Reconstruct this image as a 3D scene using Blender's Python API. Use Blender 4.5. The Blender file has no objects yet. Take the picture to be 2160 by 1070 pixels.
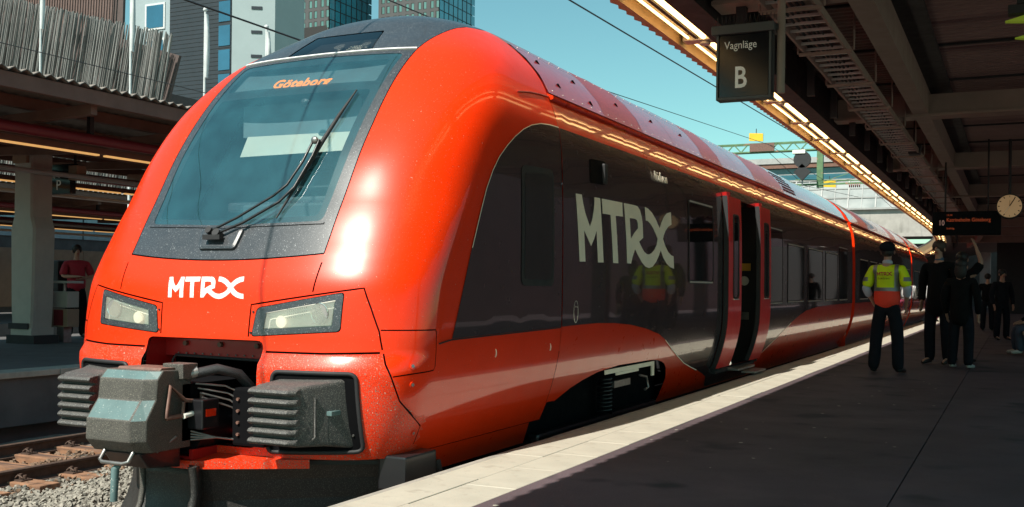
import bpy, bmesh, math, random
import numpy as np
from mathutils import Vector, Matrix
from mathutils.geometry import delaunay_2d_cdt

random.seed(7)
scene = bpy.context.scene
COL = scene.collection
# ------------------------------------------------------------------ camera
cam_d = bpy.data.cameras.new("camera")
cam = bpy.data.objects.new("camera", cam_d)
COL.objects.link(cam)
scene.camera = cam
CAM = Vector((5.215, -6.0, 1.98))
yaw, roll = math.radians(25.874), math.radians(0.663)
fw = Vector((-math.sin(yaw), math.cos(yaw), 0)); rt0 = Vector((math.cos(yaw), math.sin(yaw), 0)); up0 = Vector((0, 0, 1))
rt = math.cos(roll) * rt0 + math.sin(roll) * up0
up = -math.sin(roll) * rt0 + math.cos(roll) * up0
m = Matrix((rt, up, -fw)).transposed().to_4x4(); m.translation = CAM
cam.matrix_world = m
cam_d.sensor_width = 36.0
cam_d.lens = 2190.0 / 2160.0 * 36.0
cam_d.shift_y = 70.45 / 2160.0
cam_d.clip_start = 0.05; cam_d.clip_end = 3000
# ------------------------------------------------------------------ sky + sun
SUN = Vector((-0.175, -0.80, 1.0)).normalized()
w = bpy.data.worlds.new("World"); scene.world = w; w.use_nodes = True
nt = w.node_tree; nt.nodes.clear()
sky = nt.nodes.new("ShaderNodeTexSky"); sky.sky_type = 'NISHITA'; sky.sun_disc = False
sky.sun_elevation = math.asin(SUN.z); sky.sun_rotation = math.atan2(SUN.x, SUN.y)
sky.altitude = 0; sky.air_density = 1.0; sky.dust_density = 0.6; sky.ozone_density = 1.0
tint = nt.nodes.new("ShaderNodeMix"); tint.data_type = 'RGBA'; tint.blend_type = 'MULTIPLY'
tint.inputs[0].default_value = 1.0; tint.inputs[7].default_value = (0.66, 1.02, 0.80, 1)
bg = nt.nodes.new("ShaderNodeBackground"); bg.inputs[1].default_value = 0.112
wo = nt.nodes.new("ShaderNodeOutputWorld")
nt.links.new(sky.outputs[0], tint.inputs[6]); nt.links.new(tint.outputs[2], bg.inputs[0]); nt.links.new(bg.outputs[0], wo.inputs[0])
sd = bpy.data.lights.new("sun", 'SUN'); sd.energy = 5.0; sd.angle = math.radians(0.5); sd.color = (1.0, 0.94, 0.84)
so = bpy.data.objects.new("sun", sd); COL.objects.link(so)
so.rotation_euler = SUN.to_track_quat('Z', 'Y').to_euler(); so.location = (0, 0, 40)
scene.view_settings.view_transform = 'Standard'; scene.view_settings.look = 'None'
scene.view_settings.exposure = 0.5; scene.view_settings.gamma = 1.0
scene.render.engine = 'CYCLES'

# ------------------------------------------------------------------ materials
MATS = {}
def mat(name, col, rough=.5, metal=0., coat=0., var=.12, vscale=3., bump=0., bscale=40., spec=.5, speck=None, streak=None,
        emis=None, estr=0., crough=.03, wave=0., wscale=2.5, bdist=.01):
    if name in MATS: return MATS[name]
    M = bpy.data.materials.new(name); M.use_nodes = True; n = M.node_tree; b = n.nodes["Principled BSDF"]
    MATS[name] = M
    b.inputs["Roughness"].default_value = rough; b.inputs["Metallic"].default_value = metal
    b.inputs["Coat Weight"].default_value = coat; b.inputs["Coat Roughness"].default_value = crough
    b.inputs["Specular IOR Level"].default_value = spec
    tc = n.nodes.new("ShaderNodeTexCoord")
    def noise(scale, detail=5., rgh=.6):
        q = n.nodes.new("ShaderNodeTexNoise"); q.inputs["Scale"].default_value = scale
        q.inputs["Detail"].default_value = detail; q.inputs["Roughness"].default_value = rgh
        n.links.new(tc.outputs["Object"], q.inputs["Vector"]); return q
    def mix(f, a, c):
        x = n.nodes.new("ShaderNodeMix"); x.data_type = 'RGBA'
        if hasattr(f, 'links') or not isinstance(f, (float, int)): n.links.new(f, x.inputs[0])
        else: x.inputs[0].default_value = f
        for k, s in ((6, a), (7, c)):
            if isinstance(s, tuple): x.inputs[k].default_value = (*s[:3], 1)
            else: n.links.new(s, x.inputs[k])
        return x.outputs[2]
    def ramp(src, lo, hi):
        r = n.nodes.new("ShaderNodeMapRange"); r.inputs[1].default_value = lo; r.inputs[2].default_value = hi
        n.links.new(src, r.inputs[0]); return r.outputs[0]
    c = tuple(col)
    lo = tuple(max(0, v * (1 - var)) for v in c); hi = tuple(min(1, v * (1 + var)) for v in c)
    cur = mix(ramp(noise(vscale).outputs[0], .3, .7), lo, hi)
    if streak:
        scol, sc, l, h = streak
        mp = n.nodes.new("ShaderNodeMapping"); mp.inputs["Scale"].default_value = sc
        n.links.new(tc.outputs["Object"], mp.inputs[0])
        q = n.nodes.new("ShaderNodeTexNoise"); q.inputs["Scale"].default_value = 1.; q.inputs["Detail"].default_value = 6
        n.links.new(mp.outputs[0], q.inputs["Vector"])
        cur = mix(ramp(q.outputs[0], l, h), cur, tuple(scol))
    if speck:
        for scol, sc, l, h in speck:
            cur = mix(ramp(noise(sc, 2., .5).outputs[0], l, h), cur, tuple(scol))
    n.links.new(cur, b.inputs["Base Color"])
    rr = ramp(noise(vscale * 2.3).outputs[0], .25, .75)
    mr = n.nodes.new("ShaderNodeMapRange"); mr.inputs[3].default_value = rough * .85; mr.inputs[4].default_value = min(1, rough * 1.15)
    n.links.new(rr, mr.inputs[0]); n.links.new(mr.outputs[0], b.inputs["Roughness"])
    last = None
    if bump:
        bp = n.nodes.new("ShaderNodeBump"); bp.inputs["Strength"].default_value = bump; bp.inputs["Distance"].default_value = bdist
        n.links.new(noise(bscale, 6.).outputs[0], bp.inputs["Height"]); last = bp
        n.links.new(bp.outputs[0], b.inputs["Normal"])
    if wave:
        bp = n.nodes.new("ShaderNodeBump"); bp.inputs["Strength"].default_value = wave; bp.inputs["Distance"].default_value = .02
        n.links.new(noise(wscale, 1.).outputs[0], bp.inputs["Height"])
        if last: n.links.new(last.outputs[0], bp.inputs["Normal"])
        n.links.new(bp.outputs[0], b.inputs["Normal"]); n.links.new(bp.outputs[0], b.inputs["Coat Normal"])
    if emis:
        b.inputs["Emission Color"].default_value = (*emis, 1); b.inputs["Emission Strength"].default_value = estr
    return M

def glass(name, tintc, refl=.0, rough=.0, ior=1.5, film=None):
    """a thin pane: fresnel reflection over a tinted see-through layer"""
    if name in MATS: return MATS[name]
    M = bpy.data.materials.new(name); M.use_nodes = True; n = M.node_tree; n.nodes.clear(); MATS[name] = M
    o = n.nodes.new("ShaderNodeOutputMaterial"); mx = n.nodes.new("ShaderNodeMixShader")
    t = n.nodes.new("ShaderNodeBsdfTransparent"); t.inputs[0].default_value = (*tintc, 1)
    g = n.nodes.new("ShaderNodeBsdfGlossy"); g.inputs["Roughness"].default_value = rough; g.inputs[0].default_value = (.95, .97, 1, 1)
    f = n.nodes.new("ShaderNodeFresnel"); f.inputs[0].default_value = ior
    a = n.nodes.new("ShaderNodeMath"); a.operation = 'ADD'; a.inputs[1].default_value = refl; a.use_clamp = True
    n.links.new(f.outputs[0], a.inputs[0]); n.links.new(a.outputs[0], mx.inputs[0])
    n.links.new(t.outputs[0], mx.inputs[1]); n.links.new(g.outputs[0], mx.inputs[2]); 
    if film:       # dust film on the pane; its colour can also carry painted sky sheen
        fac, fcol = film; d = n.nodes.new("ShaderNodeBsdfDiffuse"); d.inputs[0].default_value = (*fcol, 1); m2 = n.nodes.new("ShaderNodeMixShader")
        tc = n.nodes.new("ShaderNodeTexCoord"); q = n.nodes.new("ShaderNodeTexNoise"); q.inputs["Scale"].default_value = 4.; q.inputs["Detail"].default_value = 8
        r = n.nodes.new("ShaderNodeMapRange"); r.inputs[1].default_value = .25; r.inputs[2].default_value = .8; r.inputs[3].default_value = fac * .55; r.inputs[4].default_value = fac * 1.5
        n.links.new(tc.outputs["Object"], q.inputs["Vector"]); n.links.new(q.outputs[0], r.inputs[0]); n.links.new(r.outputs[0], m2.inputs[0])
        n.links.new(mx.outputs[0], m2.inputs[1]); n.links.new(d.outputs[0], m2.inputs[2]); n.links.new(m2.outputs[0], o.inputs[0])
    else: n.links.new(mx.outputs[0], o.inputs[0])
    return M

RED = (0.80, 0.034, 0.002)
dirtw = (.55, .42, .34)
mat("red_paint", RED, .30, coat=1., var=.03, spec=.25, wave=.006, wscale=1.7)
mat("red_front", RED, .42, coat=.75, crough=.27, spec=.08, var=.05, vscale=2, wave=.006, speck=[(dirtw, 55., .74, .79), ((.12, .03, .02), 130., .70, .74), (dirtw, 210., .72, .76)])
mat("red_shoulder", RED, .38, coat=.4, crough=.06, spec=.12, var=.03, wave=.004, wscale=1.7)
mat("red_low", RED, .45, coat=.4, crough=.18, spec=.25, var=.08, vscale=4, speck=[((.30, .16, .11), 120., .56, .66), (dirtw, 60., .68, .75), ((.05, .02, .02), 170., .62, .68)])
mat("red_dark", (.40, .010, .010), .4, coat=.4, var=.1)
mat("anthracite", (.040, .027, .030), .25, coat=1., var=.06, wave=.010, wscale=1.6)
mat("mask_grey", (.034, .039, .046), .38, coat=.35, var=.08, speck=[((.3, .31, .32), 90., .66, .72), ((.30, .31, .33), 240., .64, .70)])
mat("black_trim", (.012, .012, .014), .35, coat=.2)
mat("rubber", (.018, .018, .020), .65)
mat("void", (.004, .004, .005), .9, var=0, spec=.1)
mat("silver_paint", (.95, .86, .69), .45, var=.05)
mat("logo_white", (.78, .76, .72), .5, var=.03, speck=[((.45, .12, .07), 110., .62, .68)])
mat("fairing", (.52, .045, .060), .32, coat=1., var=.08, wave=.008)  # base pinker than the red paint, with sky reflection mixed in
mat("roof_grey", (.16, .16, .17), .5)
mat("silver", (.62, .60, .57), .35, metal=.35)
mat("white_edge", (.75, .74, .72), .4)
mat("buffer_rubber", (.055, .055, .054), .6, var=.2, vscale=9, bump=.25, bscale=120, speck=[((.20, .19, .17), 160., .55, .63)])
mat("coupler_cover", (.070, .066, .058), .55, var=.15, vscale=6, bump=.3, bscale=200, speck=[((.20, .185, .155), 190., .56, .64), ((.03, .03, .03), 260., .60, .66)])
mat("coupler_teal", (.10, .165, .165), .45, var=.12, vscale=8, speck=[((.34, .38, .36), 90., .66, .70)])
mat("plough", (.022, .021, .020), .5, var=.2, vscale=4, bump=.2, bscale=90, speck=[((.075, .07, .063), 150., .55, .65)])
mat("hose", (.02, .022, .024), .5, bump=.6, bscale=160)
mat("rust_metal", (.16, .085, .065), .6, var=.35, vscale=20)
mat("steel", (.30, .29, .28), .4, metal=.8, var=.2, vscale=15)
mat("reflector", (.80, .79, .72), .18, metal=.85, var=.08, vscale=14)
mat("lamp_white", (.80, .80, .72), .3, var=.05)
mat("amber_led", (.10, .04, .0), .5, var=0, emis=(1., .25, .015), estr=1.5)
mat("orange_led", (.10, .02, .0), .5, var=0, emis=(1., .16, .05), estr=.16)
mat("interior", (.17, .24, .26), .7)
mat("interior_dark", (.07, .10, .11), .7)
mat("blind", (.72, .70, .60), .7, var=.03)
mat("chrome_lens", (.8, .82, .82), .06, metal=.9)
mat("glow_white", (.9, .88, .8), .3, emis=(1, .9, .7), estr=.45)
def dusty_nose(M):
    """road dust dulls the lacquer where the nose faces forward and low down"""
    n = M.node_tree; b = n.nodes["Principled BSDF"]; g = n.nodes.new("ShaderNodeNewGeometry"); sx = n.nodes.new("ShaderNodeSeparateXYZ"); px = n.nodes.new("ShaderNodeSeparateXYZ")
    n.links.new(g.outputs["True Normal"], sx.inputs[0]); n.links.new(g.outputs["Position"], px.inputs[0])
    a = n.nodes.new("ShaderNodeMapRange"); a.inputs[1].default_value = -.30; a.inputs[2].default_value = -.80; n.links.new(sx.outputs[1], a.inputs[0])
    c = n.nodes.new("ShaderNodeMapRange"); c.inputs[1].default_value = 3.4; c.inputs[2].default_value = 2.5; n.links.new(px.outputs[2], c.inputs[0])
    m = n.nodes.new("ShaderNodeMath"); m.operation = 'MULTIPLY'; n.links.new(a.outputs[0], m.inputs[0]); n.links.new(c.outputs[0], m.inputs[1])
    r = n.nodes.new("ShaderNodeMapRange"); r.inputs[3].default_value = .05; r.inputs[4].default_value = .28; n.links.new(m.outputs[0], r.inputs[0]); n.links.new(r.outputs[0], b.inputs["Coat Roughness"])
    r = n.nodes.new("ShaderNodeMapRange"); r.inputs[1].default_value = 1.7; r.inputs[2].default_value = 2.5; r.inputs[3].default_value = 1.; r.inputs[4].default_value = .35; n.links.new(px.outputs[2], r.inputs[0])
    q = n.nodes.new("ShaderNodeMix"); q.data_type = 'FLOAT'; q.inputs[3].default_value = .65; n.links.new(m.outputs[0], q.inputs[0]); n.links.new(r.outputs[0], q.inputs[2]); n.links.new(q.outputs[0], b.inputs["Coat Weight"])
dusty_nose(MATS["red_front"])
glass("windscreen", (.80, .90, .90), .13, film=(.11, (.09, .36, .44)))  # the film's teal paints sky reflection into the glass
glass("lens", (.93, .94, .90), .02)
glass("frosted_lens", (.93, .93, .86), .03, film=(.24, (.74, .72, .62)))
glass("dark_pane", (.16, .16, .17), .02)
glass("tower_pane", (.2, .3, .3), .25)

# ------------------------------------------------------------------ mesh helpers
OFF = {}
def bend(v):
    """the track, platform and roof swing left beyond 38 m"""
    y = v[1]
    if y > 38.0: return (v[0] - (y - 38.0) ** 2 / 460.0, y, v[2])
    return v
def link(name, me, parent=None):
    o = bpy.data.objects.new(name, me); COL.objects.link(o)
    if parent is not None:
        o.parent = parent; OFF[o] = OFF[parent]
    else: OFF[o] = Vector((0, 0, 0))
    return o
def thing(name, label, cat, loc=(0, 0, 0), group=None, rz=0.):
    o = bpy.data.objects.new(name, None); COL.objects.link(o); o.empty_display_size = .2
    o.location = loc; o.rotation_euler = (0, 0, rz); OFF[o] = Vector(loc); o["label"] = label; o["category"] = cat
    if group: o["group"] = group
    return o
def tag(o, label, cat, group=None):
    o["label"] = label; o["category"] = cat
    if group: o["group"] = group
    return o
def struct(o): o["kind"] = "structure"; return o
def stuff(o): o["kind"] = "stuff"; return o
def dup(root, loc, rz=None, label=None):
    r = root.copy(); COL.objects.link(r); r.location = loc
    if rz is not None: r.rotation_euler = (0, 0, rz)
    if label: r["label"] = label
    for ch in list(root.children):
        c = ch.copy(); COL.objects.link(c); c.parent = r
        for g in ch.children:
            d = g.copy(); COL.objects.link(d); d.parent = c
    return r

class MB:
    def __init__(s): s.v = []; s.f = []; s.mi = []; s.sm = []
    def add(s, vs, fs, mi=0, smooth=False):
        k = len(s.v); s.v += [tuple(map(float, p)) for p in vs]
        for f in fs: s.f.append(tuple(i + k for i in f)); s.mi.append(mi); s.sm.append(smooth)
        return s
    def box(s, x0, x1, y0, y1, z0, z1, mi=0):
        return s.add([(x0, y0, z0), (x1, y0, z0), (x1, y1, z0), (x0, y1, z0), (x0, y0, z1), (x1, y0, z1), (x1, y1, z1), (x0, y1, z1)],
                     [(0, 3, 2, 1), (4, 5, 6, 7), (0, 1, 5, 4), (1, 2, 6, 5), (2, 3, 7, 6), (3, 0, 4, 7)], mi)
    def obox(s, c, sx, sy, sz, R=None, mi=0):
        R = R or Matrix.Identity(3); c = Vector(c); vs = []
        for z in (-.5, .5):
            for x, y in ((-.5, -.5), (.5, -.5), (.5, .5), (-.5, .5)): vs.append(c + R @ Vector((x * sx, y * sy, z * sz)))
        return s.add(vs, [(0, 3, 2, 1), (4, 5, 6, 7), (0, 1, 5, 4), (1, 2, 6, 5), (2, 3, 7, 6), (3, 0, 4, 7)], mi)
    def bar(s, a, b, wd, ht, mi=0):
        a = Vector(a); b = Vector(b); d = (b - a); L = d.length; d.normalize()
        u = Vector((0, 0, 1)) if abs(d.z) < .95 else Vector((0, 1, 0))
        x = d.cross(u).normalized(); z = x.cross(d)
        return s.obox((a + b) / 2, wd, L, ht, Matrix((x, d, z)).transposed(), mi)
    def tube(s, pts, r, n=8, mi=0, cap=True, smooth=True):
        pts = [Vector(p) for p in pts]; m_ = len(pts); rs = r if isinstance(r, (list, tuple)) else [r] * m_
        ref = None; base = len(s.v); vs = []
        for i, p in enumerate(pts):
            d = (pts[min(i + 1, m_ - 1)] - pts[max(i - 1, 0)]).normalized()
            if ref is None:
                ref = Vector((0, 0, 1)) if abs(d.z) < .9 else Vector((1, 0, 0))
            x = d.cross(ref); 
            if x.length < 1e-4: x = d.cross(Vector((0, 1, 0)))
            x.normalize(); ref = x.cross(d).normalized()
            for k in range(n):
                t = 2 * math.pi * k / n; vs.append(p + (x * math.cos(t) + ref * math.sin(t)) * rs[i])
        fs = []
        for i in range(m_ - 1):
            for k in range(n):
                fs.append((i * n + k, i * n + (k + 1) % n, (i + 1) * n + (k + 1) % n, (i + 1) * n + k))
        s.add(vs, fs, mi, smooth)
        if cap: s.add(vs[:n], [tuple(range(n))[::-1]], mi); s.add(vs[-n:], [tuple(range(n))], mi)
        return s
    def cyl(s, a, b, r, n=12, mi=0, smooth=True): return s.tube([a, b], r, n, mi, True, smooth)
    def prism(s, poly, axis, lo, hi, mi=0):
        """poly: 2-D outline; axis 'x' -> (y,z), 'y' -> (x,z), 'z' -> (x,y)"""
        def P(p, h): return {'x': (h, p[0], p[1]), 'y': (p[0], h, p[1]), 'z': (p[0], p[1], h)}[axis]
        n = len(poly); vs = [P(p, lo) for p in poly] + [P(p, hi) for p in poly]
        fs = [tuple(range(n))[::-1], tuple(range(n, 2 * n))] + [(i, (i + 1) % n, n + (i + 1) % n, n + i) for i in range(n)]
        return s.add(vs, fs, mi)
    def loft(s, rings, mi=0, cap=True, smooth=False, closed=True):
        n = len(rings[0]); vs = [p for r in rings for p in r]; fs = []
        for i in range(len(rings) - 1):
            for k in range(n if closed else n - 1):
                fs.append((i * n + k, i * n + (k + 1) % n, (i + 1) * n + (k + 1) % n, (i + 1) * n + k))
        s.add(vs, fs, mi, smooth)
        if cap: s.add(rings[0], [tuple(range(n))[::-1]], mi); s.add(rings[-1], [tuple(range(n))], mi)
        return s
    def sphere(s, c, r, n=10, m_=6, mi=0, sc=(1, 1, 1)):
        vs = []; fs = []
        for i in range(m_ + 1):
            t = math.pi * i / m_
            for k in range(n):
                p = 2 * math.pi * k / n
                vs.append((c[0] + r * sc[0] * math.sin(t) * math.cos(p), c[1] + r * sc[1] * math.sin(t) * math.sin(p), c[2] + r * sc[2] * math.cos(t)))
        for i in range(m_):
            for k in range(n): fs.append((i * n + k, (i + 1) * n + k, (i + 1) * n + (k + 1) % n, i * n + (k + 1) % n))
        return s.add(vs, fs, mi, True)
    def build(s, name, mats, parent=None, bevel=0., fix=True, bent=False, segs=2):
        me = bpy.data.meshes.new(name)
        off = OFF[parent] if parent is not None else Vector((0, 0, 0))
        vs = [bend(p) for p in s.v] if bent else s.v
        me.from_pydata([(p[0] - off.x, p[1] - off.y, p[2] - off.z) for p in vs], [], s.f)
        if isinstance(mats, str): mats = [mats]
        for q in mats: me.materials.append(MATS[q])
        me.polygons.foreach_set("material_index", s.mi); me.polygons.foreach_set("use_smooth", s.sm)
        if fix:
            bm = bmesh.new(); bm.from_mesh(me)
            if bevel: bmesh.ops.remove_doubles(bm, verts=bm.verts, dist=1e-5)
            bmesh.ops.recalc_face_normals(bm, faces=bm.faces)
            if bevel:
                es = [e for e in bm.edges if len(e.link_faces) == 2 and e.calc_face_angle(0) > .5]
                bmesh.ops.bevel(bm, geom=es, offset=bevel, segments=segs, profile=.6, affect='EDGES', clamp_overlap=True)
            bm.to_mesh(me); bm.free()
        me.update()
        return link(name, me, parent)

def text_mesh(body, size, extrude=0.0, align='LEFT', space=1.0, bold=0.):
    cu = bpy.data.curves.new("txt", 'FONT'); cu.body = body; cu.size = size; cu.extrude = extrude; cu.align_x = align
    cu.space_character = space; cu.offset = bold; cu.resolution_u = 3
    o = bpy.data.objects.new("txt", cu); COL.objects.link(o)
    dg = bpy.context.evaluated_depsgraph_get(); me = bpy.data.meshes.new_from_object(o.evaluated_get(dg))
    bpy.data.objects.remove(o); bpy.data.curves.remove(cu)
    return me
def text_part(name, body, size, material, parent, origin, xdir, udir, extrude=.002, align='LEFT', space=1.0, xs=1.0, bold=0.):
    me = text_mesh(body, size, extrude, align, space, bold)
    x = Vector(xdir).normalized(); u = Vector(udir).normalized(); z = x.cross(u)
    M4 = Matrix((x * xs, u, z)).transposed().to_4x4()
    off = OFF[parent] if parent is not None else Vector((0, 0, 0))
    M4.translation = Vector(origin) - off
    me.transform(M4); me.materials.clear(); me.materials.append(MATS[material]); me.name = name
    return link(name, me, parent)
# ================================================================== the train
def cr_dense(pts, n=40):
    P = [Vector((*p, 0)) for p in pts]; out = []
    P = [P[0] * 2 - P[1]] + P + [P[-1] * 2 - P[-2]]
    for i in range(1, len(P) - 2):
        p0, p1, p2, p3 = P[i - 1:i + 3]
        def tj(t, a, b): return t + max((b - a).length, 1e-6) ** .5
        t0 = 0; t1 = tj(t0, p0, p1); t2 = tj(t1, p1, p2); t3 = tj(t2, p2, p3)
        for k in range(n):
            t = t1 + (t2 - t1) * k / n
            a1 = p0 * ((t1 - t) / (t1 - t0)) + p1 * ((t - t0) / (t1 - t0)); a2 = p1 * ((t2 - t) / (t2 - t1)) + p2 * ((t - t1) / (t2 - t1)); a3 = p2 * ((t3 - t) / (t3 - t2)) + p3 * ((t - t2) / (t3 - t2))
            b1 = a1 * ((t2 - t) / (t2 - t0)) + a2 * ((t - t0) / (t2 - t0)); b2 = a2 * ((t3 - t) / (t3 - t1)) + a3 * ((t - t1) / (t3 - t1))
            c = b1 * ((t2 - t) / (t2 - t1)) + b2 * ((t - t1) / (t2 - t1)); out.append((c.x, c.y))
    out.append(tuple(pts[-1])); return np.array(out)
PROF = cr_dense([(1.22, .45), (1.36, .72), (1.478, 1.0), (1.525, 1.15), (1.562, 1.3), (1.588, 1.45), (1.6, 1.62), (1.603, 2.1), (1.6, 2.6), (1.59, 2.95), (1.555, 3.38), (1.45, 3.68), (1.33, 3.9), (1.1, 4.14), (.86, 4.31), (.55, 4.44), (.25, 4.51), (.0, 4.525)])
PT = np.concatenate([[0], np.cumsum(np.hypot(*np.diff(PROF, axis=0).T))]); PW, PZ = PROF[:, 0], PROF[:, 1]; TMAX = PT[-1]
Y0T = cr_dense([(.4, -.36), (1.0, -.36), (1.40, -.36), (1.43, -.352), (1.50, -.302), (1.55, -.295), (1.65, -.29), (1.96, -.25), (2.15, -.17), (2.3, -.09), (2.45, -.01), (2.64, .10), (3.0, .31), (3.4, .60), (3.65, .82), (3.9, 1.10), (4.15, 1.47), (4.33, 1.76), (4.45, 2.1), (4.53, 2.6)])
DT = [(.4, .60), (1.6, .64), (2.2, .72), (3.0, .85), (3.6, 1.0), (4.1, 1.1), (4.55, 1.1)]
PPT = [(.4, 2.85), (2.6, 2.85), (3.2, 3.1), (3.9, 3.3), (4.3, 3.0), (4.55, 2.7)]
ip = lambda z, T: np.interp(z, [q[0] for q in T], [q[1] for q in T])
y0f = lambda z: np.interp(z, Y0T[:, 0], Y0T[:, 1])
_ph = np.linspace(0, math.pi / 2, 3000); _x = 1.6 * np.sin(_ph) ** (2 / 2.85); _y = .72 * (1 - np.cos(_ph) ** (2 / 2.85))
_s = np.concatenate([[0], np.cumsum(np.hypot(np.diff(_x), np.diff(_y)))]); A0 = _s[-1]
def surf(a, t):
    a = np.asarray(a, float); t = np.clip(np.asarray(t, float), 0, TMAX); sg = np.sign(a); aa = np.abs(a)
    W = np.interp(t, PT, PW); z = np.interp(t, PT, PZ); D = ip(z, DT); p = ip(z, PPT); y0 = y0f(z)
    ph = np.interp(aa, _s, _ph)
    x = W * np.sin(ph) ** (2 / p); y = y0 + D * (1 - np.maximum(np.cos(ph), 0) ** (2 / p)) + np.maximum(aa - A0, 0)
    return np.stack([x * np.where(sg == 0, 1, sg), y, z], -1)
def snorm(a, t, e=4e-3):
    a = np.asarray(a, float); t = np.clip(np.asarray(t, float), e * 1.5, TMAX - e * 1.5)
    du = surf(a + e, t) - surf(a - e, t); dv = surf(a, t + e) - surf(a, t - e)
    n = np.cross(du, dv); n /= np.maximum(np.linalg.norm(n, axis=-1, keepdims=True), 1e-9)
    return n
zt = lambda z: float(np.interp(z, PZ, PT))
Wz = lambda z: float(np.interp(z, PZ, PW))
def fx(x, z):
    W = Wz(z); p = float(ip(z, PPT)); q = min(abs(x) / W, 1.0); ph = math.asin(q ** (p / 2))
    return (math.copysign(float(np.interp(ph, _ph, _s)), x), zt(z))
def sy(y, z, side=1):
    D = float(ip(z, DT)); p = float(ip(z, PPT)); q = (y - float(y0f(z))) / D
    if q >= 1: return (side * (A0 + (q - 1) * D), zt(z))
    q = max(q, 0); c = (1 - q) ** (p / 2); return (side * float(np.interp(math.acos(c), _ph, _s)), zt(z))
def yfront(x, z): return float(surf(*fx(x, z))[1])
def dens(pts, step=.05, close=False):
    out = []; n = len(pts)
    for i in range(n if close else n - 1):
        a, b = pts[i], pts[(i + 1) % n]; k = max(1, int(math.hypot(b[0] - a[0], b[1] - a[1]) / step))
        for j in range(k): out.append((a[0] + (b[0] - a[0]) * j / k, a[1] + (b[1] - a[1]) * j / k))
    if not close: out.append(pts[-1])
    return out
def rnd(poly, r, k=4):
    """round the corners of a closed outline"""
    out = []; n = len(poly)
    for i in range(n):
        p = Vector(poly[i]); a = Vector(poly[i - 1]) - p; b = Vector(poly[(i + 1) % n]) - p
        rr = min(r, a.length * .45, b.length * .45); A = p + a.normalized() * rr; B = p + b.normalized() * rr
        for j in range(k + 1):
            t = j / k; q = A * (1 - t) ** 2 + p * 2 * t * (1 - t) + B * t * t; out.append((q.x, q.y))
    return out
def FX(poly, close=True, step=.05): return [fx(*p) for p in dens(poly, step, close)]
def SY(poly, close=True, step=.1, side=1): return [sy(p[0], p[1], side) for p in dens(poly, step, close)]
def inpoly(P, poly):
    x, y = P[:, 0], P[:, 1]; ins = np.zeros(len(P), bool); q = np.array(poly); j = len(q) - 1
    for i in range(len(q)):
        c = ((q[i, 1] > y) != (q[j, 1] > y)) & (x < (q[j, 0] - q[i, 0]) * (y - q[i, 1]) / (q[j, 1] - q[i, 1] + 1e-15) + q[i, 0])
        ins ^= c; j = i
    return ins
def strip(pl, wd):
    """outline of a polyline widened to wd"""
    P = [Vector(p) for p in pl]; L = []; R = []
    for i, p in enumerate(P):
        d = (P[min(i + 1, len(P) - 1)] - P[max(i - 1, 0)]); d = d.normalized() if d.length > 1e-9 else Vector((1, 0)); n = Vector((-d.y, d.x)) * wd / 2
        L.append((p.x + n.x, p.y + n.y)); R.append((p.x - n.x, p.y - n.y))
    return L + R[::-1]
def patch(name, outer, holes, material, parent, off=0., da=.07, dt=.07, far=.6, thick=0., bent=False, fn=None, extra=None):
    fn = fn or surf
    loops = [outer] + list(holes); V = []; E = []
    for lp in loops:
        k = len(V); V += [Vector((p[0], p[1])) for p in lp]; n = len(lp); E += [(k + i, k + (i + 1) % n) for i in range(n)]
    oa = np.array(outer); lo, hi = oa.min(0), oa.max(0)
    ga = list(np.arange(lo[0], hi[0], da)) if hi[0] < A0 + 1.5 and lo[0] > -A0 - 1.5 else \
         [v for v in np.arange(lo[0], hi[0], da) if abs(v) < A0 + .5] + [v for v in np.arange(lo[0], hi[0], far) if abs(v) >= A0 + .5]
    gt = np.arange(lo[1], hi[1], dt)
    G = np.array([(u + .37e-3, v + .21e-3) for u in ga for v in gt]) if len(ga) and len(gt) else np.zeros((0, 2))
    if len(G):
        ok = inpoly(G, outer)
        for h in holes: ok &= ~inpoly(G, h)
        V += [Vector((float(p[0]), float(p[1]))) for p in G[ok]]
    r = delaunay_2d_cdt(V, E, [], 0, 1e-6)
    vv = np.array([(p.x, p.y) for p in r[0]]); ff = np.array([f for f in r[2] if len(f) == 3])
    c = vv[ff].mean(1); ok = inpoly(c, outer)
    for h in holes: ok &= ~inpoly(c, h)
    ff = ff[ok]; used = np.unique(ff); mp = -np.ones(len(vv), int); mp[used] = np.arange(len(used)); vv = vv[used]; ff = mp[ff]
    N = snorm(vv[:, 0], vv[:, 1]) if fn is surf else None
    X = fn(vv[:, 0], vv[:, 1])
    if N is not None: X = X + N * off
    # orient
    if N is not None and len(ff):
        g = np.cross(X[ff[:, 1]] - X[ff[:, 0]], X[ff[:, 2]] - X[ff[:, 0]]); fl = (g * N[ff[:, 0]]).sum(1) < 0
        ff[fl] = ff[fl][:, ::-1]
    if bent: X = np.array([bend(p) for p in X])
    off_ = OFF[parent] if parent is not None else Vector((0, 0, 0))
    X = X - np.array(off_)
    me = bpy.data.meshes.new(name); me.from_pydata(X.tolist(), [], ff.tolist()); me.materials.append(MATS[material])
    me.polygons.foreach_set("use_smooth", [True] * len(me.polygons))
    if N is not None: me.normals_split_custom_set_from_vertices([tuple(q) for q in N])
    me.update()
    o = link(name, me, parent)
    if thick:
        md = o.modifiers.new("thickness", 'SOLIDIFY'); md.thickness = thick; md.offset = -1
    return o

mir = lambda pl: [(-p[0], p[1]) for p in pl]
YE = 2.455
car = thing("railcar", "leading red and anthracite railcar with sloping windscreen, coupler and open red door", "railcar", (0, 0, 0))
# ---- outlines
ZB = .80
def mask_x(z): return float(np.interp(z, [2.1, 2.2, 3.2, 3.6, 3.85, 4.1, 4.4], [.895, .9, .9, .885, .872, .865, .85]))
def medge(z, d=0.): return fx(mask_x(z) + d, z)
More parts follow.
